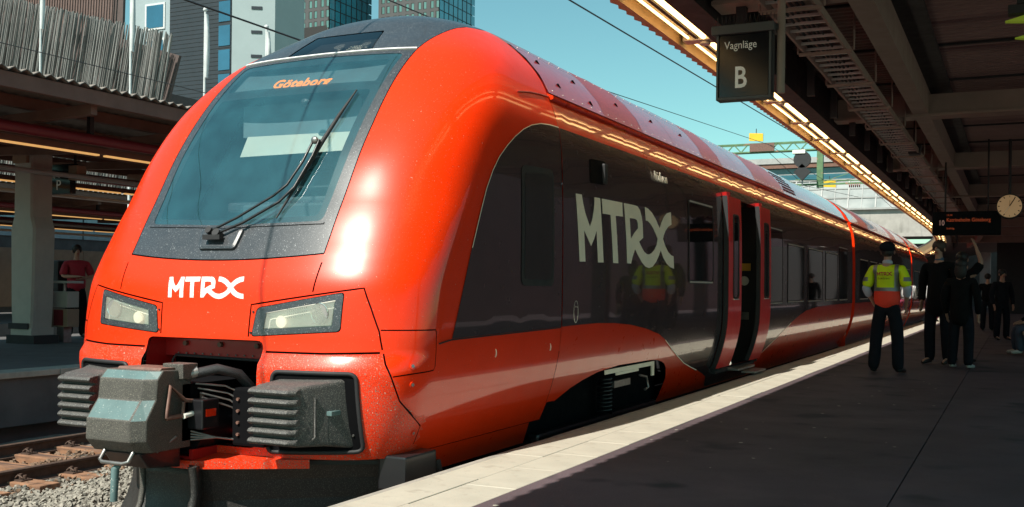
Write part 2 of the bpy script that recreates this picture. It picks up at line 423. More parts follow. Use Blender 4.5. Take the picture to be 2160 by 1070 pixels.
# height at which the mask edge meets the rear seam
zs = 4.0
while float(surf(*medge(zs))[1]) < YE and zs < 4.315: zs += .005
zr = list(np.arange(2.2, zs, .05)) + [zs]
def maskbot(d=0.): return [(x, 2.15 + .048 * (x / .9) ** 2 + d) for x in np.linspace(-.9, .9, 31)]
bottom = [sy(YE, ZB, -1)] + [sy(y, ZB, -1) for y in np.arange(2.3, .25, -.12)] + [fx(x, ZB) for x in np.linspace(-1.44, 1.44, 60)] + [sy(y, ZB) for y in np.arange(.3, 2.4, .12)]
rear = [sy(YE, z) for z in np.linspace(ZB, zs, 60)]
shell_outer = bottom + rear + [medge(z, .004) for z in zr[::-1]][1:] + [fx(*p) for p in maskbot(-.006)[::-1]] + [mir([medge(z, .004)])[0] for z in zr][:-1] + mir(rear)[::-1]
# holes in the shell
def hl_out(e): return [(.462 - e, 1.815 + e * .6), (1.122 + e, 1.932 + e), (1.118 + e, 1.660 - e), (.428 - e, 1.612 - e)]
hlR = FX(rnd(hl_out(0), .03)); hlL = mir(hlR)
pocket = rnd([(-.535, .85), (.535, .85), (.535, 1.587), (-.535, 1.587)], .055)
pocketA = FX(pocket)
sw = .011
def seamF(pts, wd=sw): return strip(FX(pts, False), wd)
S = []
modul = [(.405, 1.612), (.412, 1.835), (1.243, 1.960), (1.30, 1.83), (1.362, 1.668), (1.385, 1.545)]
for f in (lambda q: q, mir):
    S.append(f(seamF([(.905, 2.135), (.893, 1.93)])))
    S.append(f(seamF(modul)))
    S.append(f(seamF([(.56, 1.512), (1.0, 1.512), (1.372, 1.525)], .014)))
    S.append(f(strip([fx(1.392, 1.52), fx(1.42, 1.45), fx(1.455, 1.37), fx(1.48, 1.2), fx(1.482, 1.0), fx(1.475, .87)], sw)))
    S.append(f(strip([fx(1.37, 1.677)] + SY([(.0, 1.677), (.251, 1.676)], False) + SY([(.262, 1.66), (.274, 1.42), (.26, 1.395), (.2, 1.39)], False) + [fx(1.55, 1.383), fx(1.465, 1.366)], sw * .8)))
inner_holes = [hlR, hlL, pocketA] + S
shell = patch("nose_shell", shell_outer, inner_holes, "red_front", car, da=.06, dt=.06)
shell.data.materials.append(MATS["red_paint"]); shell.data.materials.append(MATS["red_low"]); shell.data.materials.append(MATS["red_shoulder"])
mi = []
for p in shell.data.polygons:
    c = p.center
    mi.append(2 if c.z < 1.512 and c.y < .3 and abs(c.x) < 1.392 + max(0, 1.52 - c.z) * .55 - max(0, 1.35 - c.z) * .5 else 0)
shell.data.polygons.foreach_set("material_index", mi)
# dark backing just inside the shell, so joints read as gaps
gl_out = [(-.80, 2.432), (0, 2.408), (.80, 2.432), (.815, 3.0), (.80, 3.84), (0, 3.865), (-.80, 3.84), (-.815, 3.0)]
gl_out = gl_out[:3] + gl_out[3:]
GL = FX(rnd(gl_out, .05))
topwin = [(-.40, 3.905), (.47, 3.905), (.345, 4.158), (-.36, 4.158)]
tw = FX(rnd(topwin, .02))
back_out = [sy(YE, ZB + .02, -1)] + [fx(x, ZB + .02) for x in np.linspace(-1.44, 1.44, 40)] + [sy(y, ZB + .02) for y in (1., YE)] + [sy(YE, z) for z in np.linspace(ZB + .05, 4.2, 40)] + mir([sy(YE, z) for z in np.linspace(4.2, ZB + .05, 40)])
patch("inner_shell", back_out, [FX(rnd([(-.78, 2.45), (.78, 2.45), (.78, 3.82), (-.78, 3.82)], .05)), tw, FX(rnd(hl_out(-.01), .03)), mir(FX(rnd(hl_out(-.01), .03))), FX(rnd([(-.53, .86), (.53, .86), (.53, 1.58), (-.53, 1.58)], .05))], "void", car, off=-.016, da=.1, dt=.1)
# ---- grey mask with roof cap
topwin = [(-.40, 3.905), (.47, 3.905), (.345, 4.158), (-.36, 4.158)]
tw = FX(rnd(topwin, .02))
mask_outer = [fx(*p) for p in maskbot(.004)] + [medge(z, -.004) for z in zr] + [sy(YE, z) for z in np.linspace(zs + .004, 4.52, 24)] + mir([sy(YE, z) for z in np.linspace(zs + .004, 4.52, 24)])[::-1] + mir([medge(z, -.004) for z in zr])[::-1]
mseam = [strip([fx(.345, 4.165), sy(1.75, 4.27), sy(2.1, 4.37)], .008)] if False else []
mask = patch("windscreen_surround", mask_outer, [GL, tw], "mask_grey", car, da=.06, dt=.06)
# trim line above the windscreen and wiper well
def trim(name, pts, h, out, material, parent, mode='f'):
    """a raised strip following the body surface"""
    q = (FX(pts, False) if mode == 'f' else SY(pts, False))
    rings = []
    for (a, t) in q:
        ring = []
        for dz, o in ((-h, -.003), (-h, out), (h, out), (h, -.003)):
            ring.append(tuple(surf(a, t + dz) + snorm(a, t + dz) * o))
        rings.append(ring)
    return MB().loft(rings).build(name, material, parent)
trim("roof_trim", [(-.868, 3.885), (0, 3.895), (.868, 3.885)], .008, .012, "white_edge", mask)
trim("sill_trim", [(-.82, 2.415), (0, 2.392), (.82, 2.415)], .006, .008, "mask_grey", mask)
wellm = MB()
def rel(x, z, o): a = fx(x, z); return tuple(surf(*a) + snorm(*a) * o)
pad = rnd([(-.20, 2.225), (.15, 2.225), (.17, 2.375), (-.235, 2.375)], .03)
wellm.loft([[rel(x, z, .0015) for x, z in pad], [rel(.97 * x, z, .02) for x, z in pad], [rel(.84 * x, 2.30 + (z - 2.30) * .8, .026) for x, z in pad]], cap=False)
wellm.add([rel(.84 * x, 2.30 + (z - 2.30) * .8, .026) for x, z in pad], [tuple(range(len(pad)))])
wellm.build("wiper_plinth", "mask_grey", mask)
patch("roof_lamp_window", FX(rnd([(-.385, 3.912), (.455, 3.912), (.335, 4.15), (-.345, 4.15)], .02)), [], "lens", car, off=-.004, da=.08, dt=.08)
rl = MB()
patch("roof_lamp_tray", FX([(-.40, 3.9), (.47, 3.9), (.35, 4.165), (-.36, 4.165)]), [], "black_trim", car, off=-.07, da=.1, dt=.1)
for (x, r) in ((.03, .052), (.30, .045)):
    b = np.array(rel(x, 4.02, -.05)); n = snorm(*fx(x, 4.02)); q = MB()
    q.loft([[tuple(b + n * d + (np.array([math.cos(t), 0, 0]) + np.cross(n, [1, 0, 0]) * math.sin(t)) * rr) for t in np.linspace(0, 2 * math.pi, 17)[:-1]] for d, rr in ((.03, r), (.0, r * .75), (-.012, r * .35))], smooth=True)
    q.build("roof_lamp", "chrome_lens", car)
led = MB()
for i in range(9):
    for j in range(5):
        led.sphere(rel(.10 + i * .017, 3.975 + j * .02, -.055), .005, 6, 4)
stuff(led.build("led_dots", "lamp_white", car))
# ---- windscreen, its black border and what is behind it
patch("windscreen", GL, [], "windscreen", car, off=-.003, da=.08, dt=.08)
inn = FX(rnd([(-.755, 2.475), (0, 2.452), (.745, 2.475), (.735, 3.50), (-.755, 3.50)], .04))
inn2 = FX(rnd([(-.755, 3.585), (.730, 3.575), (.715, 3.79), (-.755, 3.80)], .02))
patch("glass_border", FX(rnd([(-.805, 2.428), (0, 2.404), (.805, 2.428), (.82, 3.0), (.805, 3.845), (0, 3.87), (-.805, 3.845), (-.82, 3.0)], .05)), [inn, inn2], "black_trim", car, off=-.008, da=.08, dt=.08)
cabin = MB().box(-1.15, 1.15, 1.75, 1.80, 1.9, 3.9)
cabin.prism([(.45, 1.9), (1.75, 1.9), (1.75, 3.5), (1.45, 3.5)], "x", -1.15, -1.1).prism([(.45, 1.9), (1.75, 1.9), (1.75, 3.5), (1.45, 3.5)], "x", 1.1, 1.15).box(-1.15, 1.15, .0, 1.75, 1.85, 1.9)
cabin.build("cab_interior", "interior", car)
MB().box(-.8, .8, .25, .75, 2.30, 2.46).box(-.25, .62, .40, .70, 2.46, 2.60).box(.05, .5, .5, .66, 2.60, 2.66).build("dashboard", ["interior_dark"], car, bevel=.02)
MB().box(-.45, .62, .46, .62, 2.545, 2.625).build("dash_binnacle", "mask_grey", car, bevel=.02)
MB().add([(-.62, .80, 3.035), (.535, .80, 3.045), (.60, .83, 3.195), (-.565, .83, 3.205)], [(0, 1, 2, 3)]).build("sun_blind", "blind", car, fix=False)
MB().box(-.62, .56, .84, .86, 3.2, 3.46).build("blind_upper", "interior", car)
MB().box(-.34, .10, 1.15, 1.3, 2.0, 2.95).box(-.28, .04, 1.18, 1.28, 2.95, 3.15).build("driver_seat", "interior_dark", car, bevel=.05)
# route display behind the upper pane
q = [rel(-.80, 3.56, -.035), rel(.79, 3.56, -.035), rel(.78, 3.83, -.035), rel(-.80, 3.83, -.035)]
MB().add(q, [(0, 1, 2, 3)]).build("display_panel", "interior_dark", car, fix=False)
d0 = Vector(rel(-.30, 3.603, -.027)); dx_ = Vector(rel(.25, 3.597, -.027)) - d0; du_ = Vector(rel(-.30, 3.76, -.027)) - d0
text_part("destination_text", "Göteborg", .165, "amber_led", car, d0, dx_, du_, .002, space=1.06, xs=.83, bold=.004)
cc = rel(.155, 3.44, -.03); MB().sphere(cc, .035, 10, 6, 0, (1.2, .6, .8)).build("cab_camera", "mask_grey", car)
# ---- wiper
wp = MB()
def sp(x, z, o=.05): return rel(x, z, o)
wp.tube([sp(-.10, 2.335, .06), sp(.10, 2.44), sp(.35, 2.60), sp(.43, 2.68), sp(.49, 2.86), sp(.515, 3.02, .06)], .010, 6)
wiper = wp.build("wiper", "black_trim", car)
MB().tube([sp(-.03, 2.315, .06), sp(.17, 2.40), sp(.42, 2.55), sp(.50, 2.66), sp(.555, 2.90), sp(.565, 3.02, .06)], .011, 6).build("wiper_arm", "black_trim", wiper)
MB().tube([sp(.425, 2.445, .02), sp(.50, 2.72, .025), sp(.565, 3.0, .03), sp(.605, 3.25, .025), sp(.635, 3.47, .02)], [.006, .014, .018, .014, .006], 6).build("wiper_blade", "rubber", wiper)
MB().sphere(sp(.535, 3.01, .07), .03, 8, 5, 0, (1.1, .7, 1)).build("wiper_joint", "steel", wiper)
MB().cyl(sp(-.10, 2.335, .02), sp(-.10, 2.335, .085), .028, 10).cyl(sp(-.02, 2.315, .02), sp(-.02, 2.315, .085), .032, 10).box(-.13, .03, -.17, -.13, 2.30, 2.335).build("wiper_pivot", "rubber", wiper)
# ---- headlights
for sgn in (1, -1):
    f = (lambda q: q) if sgn > 0 else mir
    h = patch("headlight", f(FX(rnd(hl_out(-.006), .03))), [f(FX([(.545, 1.78), (1.065, 1.875), (1.055, 1.70), (.53, 1.668)]))], "black_trim", car, off=.003, da=.06, dt=.06)
    h.data.materials[0] = MATS["mask_grey"]
    patch("headlight_lens", f(FX([(.55, 1.775), (1.06, 1.87), (1.05, 1.705), (.535, 1.672)])), [], "frosted_lens", h, off=.002, da=.08, dt=.08)
    patch("headlight_bowl", f(FX([(.50, 1.80), (1.10, 1.91), (1.10, 1.67), (.49, 1.64)])), [], "lamp_white", h, off=-.035, da=.05, dt=.05)
    for x, z, r, mt in ((.955, 1.785, .070, "chrome_lens"), (.665, 1.722, .042, "glow_white")):
        b = np.array(rel(x, z, -.012)); b[0] *= sgn; n = np.array([0, -1., .0]); qn = MB(); ring = lambda d, rr: [tuple(b + n * d + np.array([math.cos(t), 0, math.sin(t)]) * rr) for t in np.linspace(0, 2 * math.pi, 21)[:-1]]
        qn.loft([ring(.006, r * 1.05), ring(.008, r * .95), ring(-.015, r * .8), ring(-.02, r * .3)], smooth=True); qn.build("reflector", mt, h)
        MB().sphere(tuple(b - n * .012), r * .25, 10, 6).build("bulb", "glow_white", h)
    dots = MB()
    for i in range(10):
        for j in range(4): dots.sphere((sgn * (.70 + i * .018), yfront(.75, 1.75) + .02, 1.745 + j * .022 + .004 * i), .0045, 5, 3)
    stuff(dots.build("led_dots", "reflector", h))
    for x, z in ((.437, 1.785), (.425, 1.64)):
        c0 = Vector(rel(x * sgn, z, -.002)); c1 = Vector(rel(x * sgn, z, .006)); MB().cyl(c0, c1, .008, 8).build("screw", "black_trim", h)
# ---- coupler pocket
pk = MB(); npk = len(pocket); front = [tuple(surf(*fx(x, z)) + np.array([0, .0, 0])) for x, z in pocket]
pk.loft([front, [(x, -.10, z) for x, z in pocket], [(x, .0, z) for x, z in pocket]], cap=False)
pk.add([(-.535, -.10, 1.44), (.535, -.10, 1.44), (.535, -.10, 1.587), (-.535, -.10, 1.587)], [(0, 1, 2, 3)])
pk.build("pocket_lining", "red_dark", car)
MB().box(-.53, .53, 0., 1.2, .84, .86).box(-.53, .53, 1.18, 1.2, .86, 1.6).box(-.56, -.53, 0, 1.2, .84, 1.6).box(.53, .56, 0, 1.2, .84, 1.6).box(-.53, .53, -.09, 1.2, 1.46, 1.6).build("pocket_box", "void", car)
for x in (-.33, .0, .34): MB().cyl((x, -.10, 1.535), (x, -.125, 1.535), .020, 6).build("pocket_bolt", "rust_metal", car)
MB().tube([(-.45, -.115, .95), (-.45, -.115, 1.41), (-.42, -.115, 1.445), (.53, -.115, 1.43)], .011, 8).build("pocket_seal", "rubber", car)
sb = MB()
for i in range(12): sb.sphere((-.40 + i * .078, -.112, 1.462), .007, 6, 4)
stuff(sb.build("seal_bolts", "steel", car))
# red floor apron
ap = MB(); ap.add([(-.95, -.30, .80), (-.2, -.62, .775), (.2, -.62, .775), (.95, -.30, .80), (.95, .2, .86), (-.95, .2, .86)], [(0, 1, 2, 3, 4, 5)])
ap.add([(-.95, -.30, .80), (-.2, -.62, .775), (.2, -.62, .775), (.95, -.30, .80), (.95, -.30, .74), (.2, -.62, .72), (-.2, -.62, .72), (-.95, -.30, .74)], [(0, 1, 6, 7), (1, 2, 5, 6), (2, 3, 4, 5)])
ap.build("apron", "red_low", car)
MB().prism([(-.17, -.60), (.17, -.60), (.17, .1), (-.17, .1)], 'z', .782, .80).box(-.20, -.17, -.6, .1, .78, .85).box(.17, .2, -.6, .1, .78, .85).build("apron_rib", "red_dark", car)
# ---- buffers
def buffer(sgn):
    def sec(y, x0, x1, z0, z1, r=.03): return [(sgn * px, y, pz) for px, pz in rnd([(x0, z0), (x1, z0), (x1, z1), (x0, z1)], r)]
    m_ = MB(); m_.loft([sec(-.60, .722, 1.055, .935, 1.305), sec(-.57, .712, 1.068, .925, 1.318), sec(-.35, .705, 1.135, .91, 1.335), sec(-.16, .68, 1.235, .880, 1.362), sec(.05, .66, 1.262, .865, 1.375)], smooth=True)
    o = m_.build("buffer", "buffer_rubber", car)
    for k in range(6):
        z = .928 + k * .0645; h = .058
        rb = MB(); prof_ = [(-.55, z + h * .08), (-.605, z + h * .06), (-.648, z + h * .22), (-.662, z + h * .5), (-.648, z + h * .80), (-.605, z + h * .96), (-.55, z + h)]
        rb.loft([[(sgn * .715, y, zz) for y, zz in prof_], [(sgn * 1.03, y, zz) for y, zz in prof_], [(sgn * 1.072, y * .4 - .345, (zz - z - h / 2) * .8 + z + h / 2) for y, zz in prof_]])
        rb.build("rib", "buffer_rubber", o, bevel=.006)
    MB().box(sgn * 1.165 - .03, sgn * 1.165 + .012, -.37, -.22, 1.115, 1.145).build("grip", "coupler_teal", o, bevel=.004)
    for y0_, z0_, z1_ in ((-.455, .98, 1.24), (-.17, .98, 1.24)):
        xx = 1.107 if y0_ < -.3 else 1.228; g = MB(); g.tube([(sgn * (xx), y0_, z1_), (sgn * (xx + .002), y0_, z0_), (sgn * xx, y0_ - .03, z0_ - .012)], .008, 6)
        g.build("moulded_bead", "buffer_rubber", o)
    lip = rnd([(.63, .835), (1.275, .86), (1.262, 1.385), (.67, 1.385)], .05)
    loop = FX(lip); 
    if sgn < 0: loop = mir(loop)
    lp = MB(); lp.tube([tuple(surf(*p) + snorm(*p) * .006) for p in loop + loop[:1]], .016, 6, cap=False); lp.build("rubber_lip", "rubber", o)
    patch("lip_plate", loop, [], "void", o, off=.004, da=.08, dt=.08)
buffer(1); buffer(-1)
# ---- coupler
cp = MB()
pts = [(-.62, 1.395), (-.92, 1.405), (-.98, 1.345), (-.995, 1.215), (-1.09, 1.09), (-1.095, .955), (-1.02, .875), (-.62, .875)]
def cring(x, k=1.0, sh=0.): return [(x, -.62 + (y + .62) * k, z) for y, z in pts]
cp.loft([cring(-.275, .95), cring(-.255), cring(.125), cring(.20, .84)])
coup = cp.build("coupler", "coupler_cover", car, bevel=.008)
coup.data.materials.append(MATS["coupler_teal"])
for p in coup.data.polygons:
    if p.normal.z > .35 and p.normal.y < -.3 and p.area > .004: p.material_index = 1
MB().prism([(-.62, 1.412), (-.86, 1.418), (-.88, 1.40), (-.62, 1.39)], 'x', -.21, .17).build("coupler_lid", "rust_metal", coup)
MB().box(.06, .24, -.74, -.60, 1.34, 1.44).build("terminal_box", "coupler_cover", coup, bevel=.006)
MB().tube([(.20, -.64, 1.36), (.34, -.52, 1.40), (.42, -.40, 1.36), (.45, -.28, 1.24), (.46, -.22, 1.06)], .036, 10).build("air_hose", "hose", coup)
MB().cyl((.19, -.66, 1.36), (.24, -.60, 1.38), .042, 10).build("hose_clip", "steel", coup)
MB().box(-.20, .20, -.70, .1, .92, 1.30).build("draft_gear", "void", coup)
MB().cyl((.05, -.55, 1.0), (.05, -.2, 1.0), .20, 14).build("coupler_drum", "black_trim", coup)
MB().box(.205, .34, -.66, -.50, 1.00, 1.20).build("control_box", "black_trim", coup, bevel=.01)
MB().box(.337, .345, -.63, -.535, 1.085, 1.135).build("red_plate", "red_front", coup)
fr = MB(); fr.tube([(.212, -.86, 1.09), (.218, -.83, 1.30), (.24, -.72, 1.20), (.24, -.60, 1.18)], .014, 6); fr.tube([(.212, -.86, 1.09), (.24, -.72, 1.10), (.24, -.56, 1.13), (.24, -.56, 1.24)], .016, 6); fr.tube([(.24, -.74, 1.10), (.24, -.73, 1.19)], .012, 6)
fr.build("release_linkage", "rust_metal", coup)
MB().cyl((.25, -.74, 1.095), (.25, -.63, 1.11), .018, 8).build("linkage_grip", "lamp_white", coup)
cb = MB()
for k in range(4):
    cb.tube([(.22 + .02 * k, -.60, 1.30 - .03 * k), (.36, -.46 + .02 * k, 1.28 - .05 * k), (.47, -.34, 1.20 - .06 * k)], .007, 5)
    cb.tube([(.20, -.62, .98 - .02 * k), (.32, -.50, .93), (.38 + .02 * k, -.36, .90)], .008, 5)
cb.build("cables", "steel", coup)
MB().box(.38, .66, -.42, -.02, .87, 1.27).build("side_housing", "void", coup, bevel=.02)
hb = MB()
for k in range(4): hb.cyl((.44, -.42, .95 + k * .08), (.44, -.435, .95 + k * .08), .012, 6)
hb.build("housing_bolts", "rust_metal", coup)
MB().prism([(.30, .95), (.37, .92), (.40, 1.16), (.32, 1.20)], 'y', -.30, -.28).build("support_plate", "mask_grey", coup)
MB().tube([(-.15, -1.03, .88), (-.15, -1.07, .825), (-.12, -1.08, .812), (.06, -1.08, .812), (.10, -1.07, .825), (.10, -1.03, .88)], .014, 8).build("lift_handle", "steel", coup)
MB().prism([(-1.03, .875), (-.66, .875), (-.66, .74), (-.95, .77)], 'x', -.17, .15).build("coupler_underside", "black_trim", coup, bevel=.01)
MB().tube([(-.01, -1.04, .80), (-.025, -1.06, .77), (-.035, -1.06, .56)], [.02, .027, .024], 10).build("drain_pipe", "coupler_teal", coup)
MB().tube([(.205, -.76, .96), (.17, -.90, .87)], .009, 6).build("chain_link", "steel", coup)
# ---- snow plough
pl = MB(); nx = 36; rings = []
def py(x): return -.56 + 1.02 * max(0., abs(x) - .2) / 1.3
prof_p = [(.735, .0), (.62, .05), (.48, .075), (.34, .06), (.2, .0), (.10, -.07)]
for i in range(nx + 1):
    x = -1.50 + 3.0 * i / nx
    rings.append([(x, py(x) + d, z) for z, d in prof_p] + [(x, py(x) + .05 + d, z) for z, d in prof_p[::-1]])
pl.loft(rings, smooth=False); plo = pl.build("snow_plough", "plough", car)
prw = MB(); pp = [(-.63, .75), (-.615, .66), (-.61, .56), (-.63, .46), (-.68, .36), (-.76, .26), (-.86, .17), (-.97, .09)]
rings = []
for x, k in ((-.23, .0), (-.19, .015), (-.1, .03), (.03, .035), (.15, .02), (.22, .0), (.255, -.02), (.27, -.06)):
    rings.append([(x, y + k, z) for y, z in pp] + [(x, y + k + .07, z - .01) for y, z in pp[::-1]])
prw.loft(rings, smooth=True); prw.build("plough_prow", "plough", plo)
MB().tube([(.272, y - .045, z) for y, z in pp], .032, 8).build("prow_edge", "plough", plo)
MB().tube([(-.235, y - .0, z) for y, z in pp], .022, 8).build("prow_edge", "coupler_cover", plo)
MB().box(1.30, 1.52, .0, .42, .58, .82).build("plough_end", "black_trim", plo, bevel=.015)
MB().prism([(-.25, -.50), (.25, -.50), (1.5, .25), (1.5, .45), (-1.5, .45)], "z", .735, .765).build("plough_shelf", "black_trim", plo)
# ---- side of the cab: dark panel, window, edge line
def edge_cab(): return [(.475, 1.605), (.60, 1.90), (.755, 2.265), (.893, 2.554), (.98, 2.72), (1.089, 2.87), (1.21, 2.99), (1.358, 3.098), (1.51, 3.19), (1.68, 3.272), (1.85, 3.33), (2.05, 3.372), (2.25, 3.39), (YE - .008, 3.395)]
cabwin = rnd([(1.66, 2.045), (2.20, 2.045), (2.20, 2.945), (1.665, 2.92)], .06)
for s_ in (1, -1):
    o = patch("cab_side_panel", SY(edge_cab() + [(YE - .008, 1.633)], True, .1, s_), [], "anthracite", car, off=.005, da=.06, dt=.05)
    patch("edge_line", strip(SY(edge_cab()[2:], False, .08, s_), .010), [], "silver_paint", o, off=.009, da=.1, dt=.1)
    trim("panel_sill", [(.30, 1.578), (.475, 1.598), (YE - .01, 1.626)], .005, .006, "black_trim", o, 's') if s_ > 0 else None
    wdw = patch("cab_door_window", SY(cabwin, True, .08, s_), [], "black_trim", car, off=.012, da=.1, dt=.1)
    patch("cab_door_frame", SY(rnd([(1.60, 1.99), (2.26, 1.99), (2.26, 3.0), (1.605, 2.975)], .08), True, .08, s_), [SY(cabwin, True, .08, s_)], "rubber", wdw, off=.010, da=.1, dt=.1)
# studs and rings on the red side
for y, z in ((.035, 1.435), (.05, 1.308), (.19, .958)):
    a = sy(y, z); c = Vector(surf(*a)); n = Vector(snorm(*a)); MB().cyl(c - n * .002, c + n * .006, .022, 12).cyl(c, c + n * .009, .012, 8, 1).build("body_stud", ["red_paint", "steel"], car)
for y, z in ((1.184, 1.466), (2.233, 1.464)):
    a = sy(y, z); c = Vector(surf(*a)); n = Vector(snorm(*a)); MB().tube([c + Vector((0, .02 * math.cos(t), .03 * math.sin(t))) + n * .003 for t in np.linspace(-1.4, 1.4, 7)], .005, 5).build("lifting_mark", "silver_paint", car)
# ---- body behind the cab (first car)
def bent_side(y0_, y1_, z0_, z1_): return [(y0_, z0_), (y1_, z0_), (y1_, z1_), (y0_, z1_)]
ZG = 3.66
arch = [(2.30, .55), (2.335, .80), (2.395, .945), (2.50, .955), (2.65, .95), (2.80, 1.0), (2.94, 1.045), (3.2, 1.10), (3.54, 1.15), (4.12, 1.185), (5.15, 1.178), (5.45, 1.16), (5.62, 1.134), (5.76, 1.10), (5.87, 1.045), (5.96, .97), (6.03, .90), (6.08, .55)]
Y1 = YE + .012; Y2 = 20.6
DO = (8.35, 10.55, .86, 3.27)       # doorway
door_hole = rnd([(DO[0], DO[2]), (DO[1], DO[2]), (DO[1], DO[3]), (DO[0], DO[3])], .05)
sk = [(Y1, .55)] if False else []
out_r = SY(arch[1:] + [(6.08, .6), (Y2, .6), (Y2, ZG), (Y1, ZG), (Y1, .80)], True, .15)
skin = patch("side_skin", out_r, [SY(door_hole)], "red_paint", car, off=0., da=.1, dt=.05, far=.5)
patch("side_skin", SY([(Y1, .6), (Y2, .6), (Y2, ZG), (Y1, ZG)], True, .3, -1), [], "red_paint", car, off=0., da=.1, dt=.1, far=1.)
# lower edge of nose beside the platform
patch("nose_skirt", [sy(y, .795) for y in np.arange(.35, 2.33, .1)] + [sy(2.33, .6), sy(.35, .6)], [], "red_paint", car, da=.1, dt=.1)
band_low = [(Y1, 1.633), (2.9, 1.640), (3.35, 1.642), (3.8, 1.63), (4.3, 1.60), (4.8, 1.545), (5.29, 1.466), (5.6, 1.38), (5.87, 1.277), (6.2, 1.17), (6.57, 1.065), (6.95, .99), (7.33, .925), (7.7, .85), (8.0, .78), (8.2, .62), (10.7, .62), (10.8, .80), (11.0, .90), (11.4, 1.02), (11.94, 1.15), (12.5, 1.29), (13.04, 1.401), (13.7, 1.51), (14.4, 1.594), (15.6, 1.645), (17, 1.668), (20.0, 1.68), (Y2, 1.68)]
band = patch("window_band", SY(band_low + [(Y2, 3.40), (Y1, 3.395)], True, .2), [SY(door_hole)], "anthracite", car, off=.006, da=.1, dt=.05, far=.5)
patch("swoosh_line", strip(SY([(5.55, 1.39), (5.87, 1.273), (6.2, 1.166), (6.57, 1.061), (6.95, .986), (7.33, .92)], False, .1), .012), [], "silver_paint", band, off=.009)
patch("swoosh_line", strip(SY([(11.0, .895), (11.4, 1.015), (11.94, 1.145), (12.5, 1.285), (13.0, 1.39)], False, .1), .012), [], "silver_paint", band, off=.009)
patch("window_band", SY([(Y1, 1.68), (Y2, 1.68), (Y2, 3.40), (Y1, 3.395)], True, .3, -1), [], "anthracite", car, off=.0025, da=.1, dt=.1, far=1.)
def side_window(y0_, y1_, z0_, z1_, parent, bent=False, fr=.035, r=.06, name="side_window"):
    o = patch(name, SY(rnd(bent_side(y0_, y1_, z0_, z1_), r), True, .15), [], "side_glass", parent, off=.011, far=.4, dt=.12, bent=bent)
    patch("window_frame", SY(rnd(bent_side(y0_ - fr, y1_ + fr, z0_ - fr, z1_ + fr), r + .02), True, .15), [SY(rnd(bent_side(y0_ + .004, y1_ - .004, z0_ + .004, z1_ - .004), r), True, .15)], "rubber", o, off=.014, far=.4, dt=.12, bent=bent)
    def rail(z):
        mb = MB(); rg = []
        for y in np.linspace(y0_ + .03, y1_ - .03, 6):
            x = float(surf(*sy(y, z))[0]); rg.append([(x + .004, y, z - .011), (x + .022, y, z - .009), (x + .022, y, z + .009), (x + .004, y, z + .011)])
        mb.loft(rg); mb.build("frame_rail", "silver", o, bent=bent)
    rail(z0_ - .018); rail(z1_ + .018)
    return o
mat("side_glass", (.008, .008, .010), .04, coat=1., var=.05, wave=.006, wscale=1.2)
side_window(6.40, 7.50, 2.085, 3.045, car)
for y0_, y1_, z0_, z1_ in ((11.05, 12.05, 1.78, 2.98), (12.55, 14.05, 1.79, 2.775), (14.55, 16.15, 1.79, 2.775), (16.60, 18.15, 1.79, 2.775), (18.5, 19.7, 1.79, 2.95)): side_window(y0_, y1_, z0_, z1_, car)
# little dark side camera, vehicle name, big logo, emergency tag
patch("side_camera", SY(rnd([(3.12, 2.97), (3.53, 2.985), (3.54, 3.215), (3.125, 3.20)], .04)), [], "void", car, off=.012, da=.1, dt=.1); MB().box(1.56, 1.625, 3.44, 3.53, 2.99, 3.19).build("camera_hood", "rubber", car, bevel=.02)
text_part("vehicle_name", "Rödluvan", .155, "silver_paint", car, (1.603, 5.045, 3.185), (0, 1, 0), (-.12, 0, 1), .001, xs=.82)
LOGO = {"M": [[0.0, 0.95], [0.049, 0.955], [0.058, 0.847], [0.073, 0.727], [0.093, 0.621], [0.115, 0.523], [0.134, 0.632], [0.146, 0.752], [0.153, 0.855], [0.155, 0.956], [0.205, 0.962], [0.219, 0.515], [0.235, 0.026], [0.185, 0.021], [0.171, 0.477], [0.151, 0.358], [0.125, 0.247], [0.094, 0.358], [0.066, 0.458], [0.079, 0.02], [0.031, 0.015], [0.015, 0.524]], "T": [[0.219, 0.961], [0.412, 0.97], [0.416, 0.756], [0.346, 0.748], [0.359, 0.415], [0.373, 0.03], [0.322, 0.03], [0.31, 0.405], [0.297, 0.747], [0.226, 0.744]], "R": [[0.427, 0.97], [0.542, 0.974], [0.57, 0.967], [0.594, 0.911], [0.612, 0.815], [0.622, 0.703], [0.627, 0.473], [0.584, 0.403], [0.609, 0.326], [0.638, 0.252], [0.668, 0.217], [0.693, 0.214], [0.723, 0.241], [0.754, 0.3], [0.779, 0.386], [0.792, 0.494], [0.772, 0.565], [0.74, 0.661], [0.704, 0.732], [0.679, 0.762], [0.655, 0.767], [0.648, 0.985], [0.682, 0.971], [0.728, 0.917], [0.77, 0.826], [0.817, 0.68], [0.839, 0.785], [0.871, 0.892], [0.909, 0.964], [0.959, 0.998], [0.967, 0.782], [0.922, 0.73], [0.89, 0.653], [0.868, 0.571], [0.858, 0.508], [0.886, 0.391], [0.92, 0.297], [0.96, 0.241], [0.992, 0.226], [1.0, 0.008], [0.95, 0.03], [0.905, 0.086], [0.86, 0.188], [0.83, 0.306], [0.807, 0.203], [0.776, 0.102], [0.735, 0.015], [0.695, -0.011], [0.655, 0.008], [0.616, 0.068], [0.576, 0.17], [0.54, 0.274], [0.516, 0.155], [0.5, 0.041], [0.459, 0.041], [0.449, 0.435], [0.436, 0.776]], "Rh": [[0.485, 0.756], [0.539, 0.758], [0.56, 0.742], [0.569, 0.688], [0.571, 0.618], [0.531, 0.53], [0.496, 0.43]]}
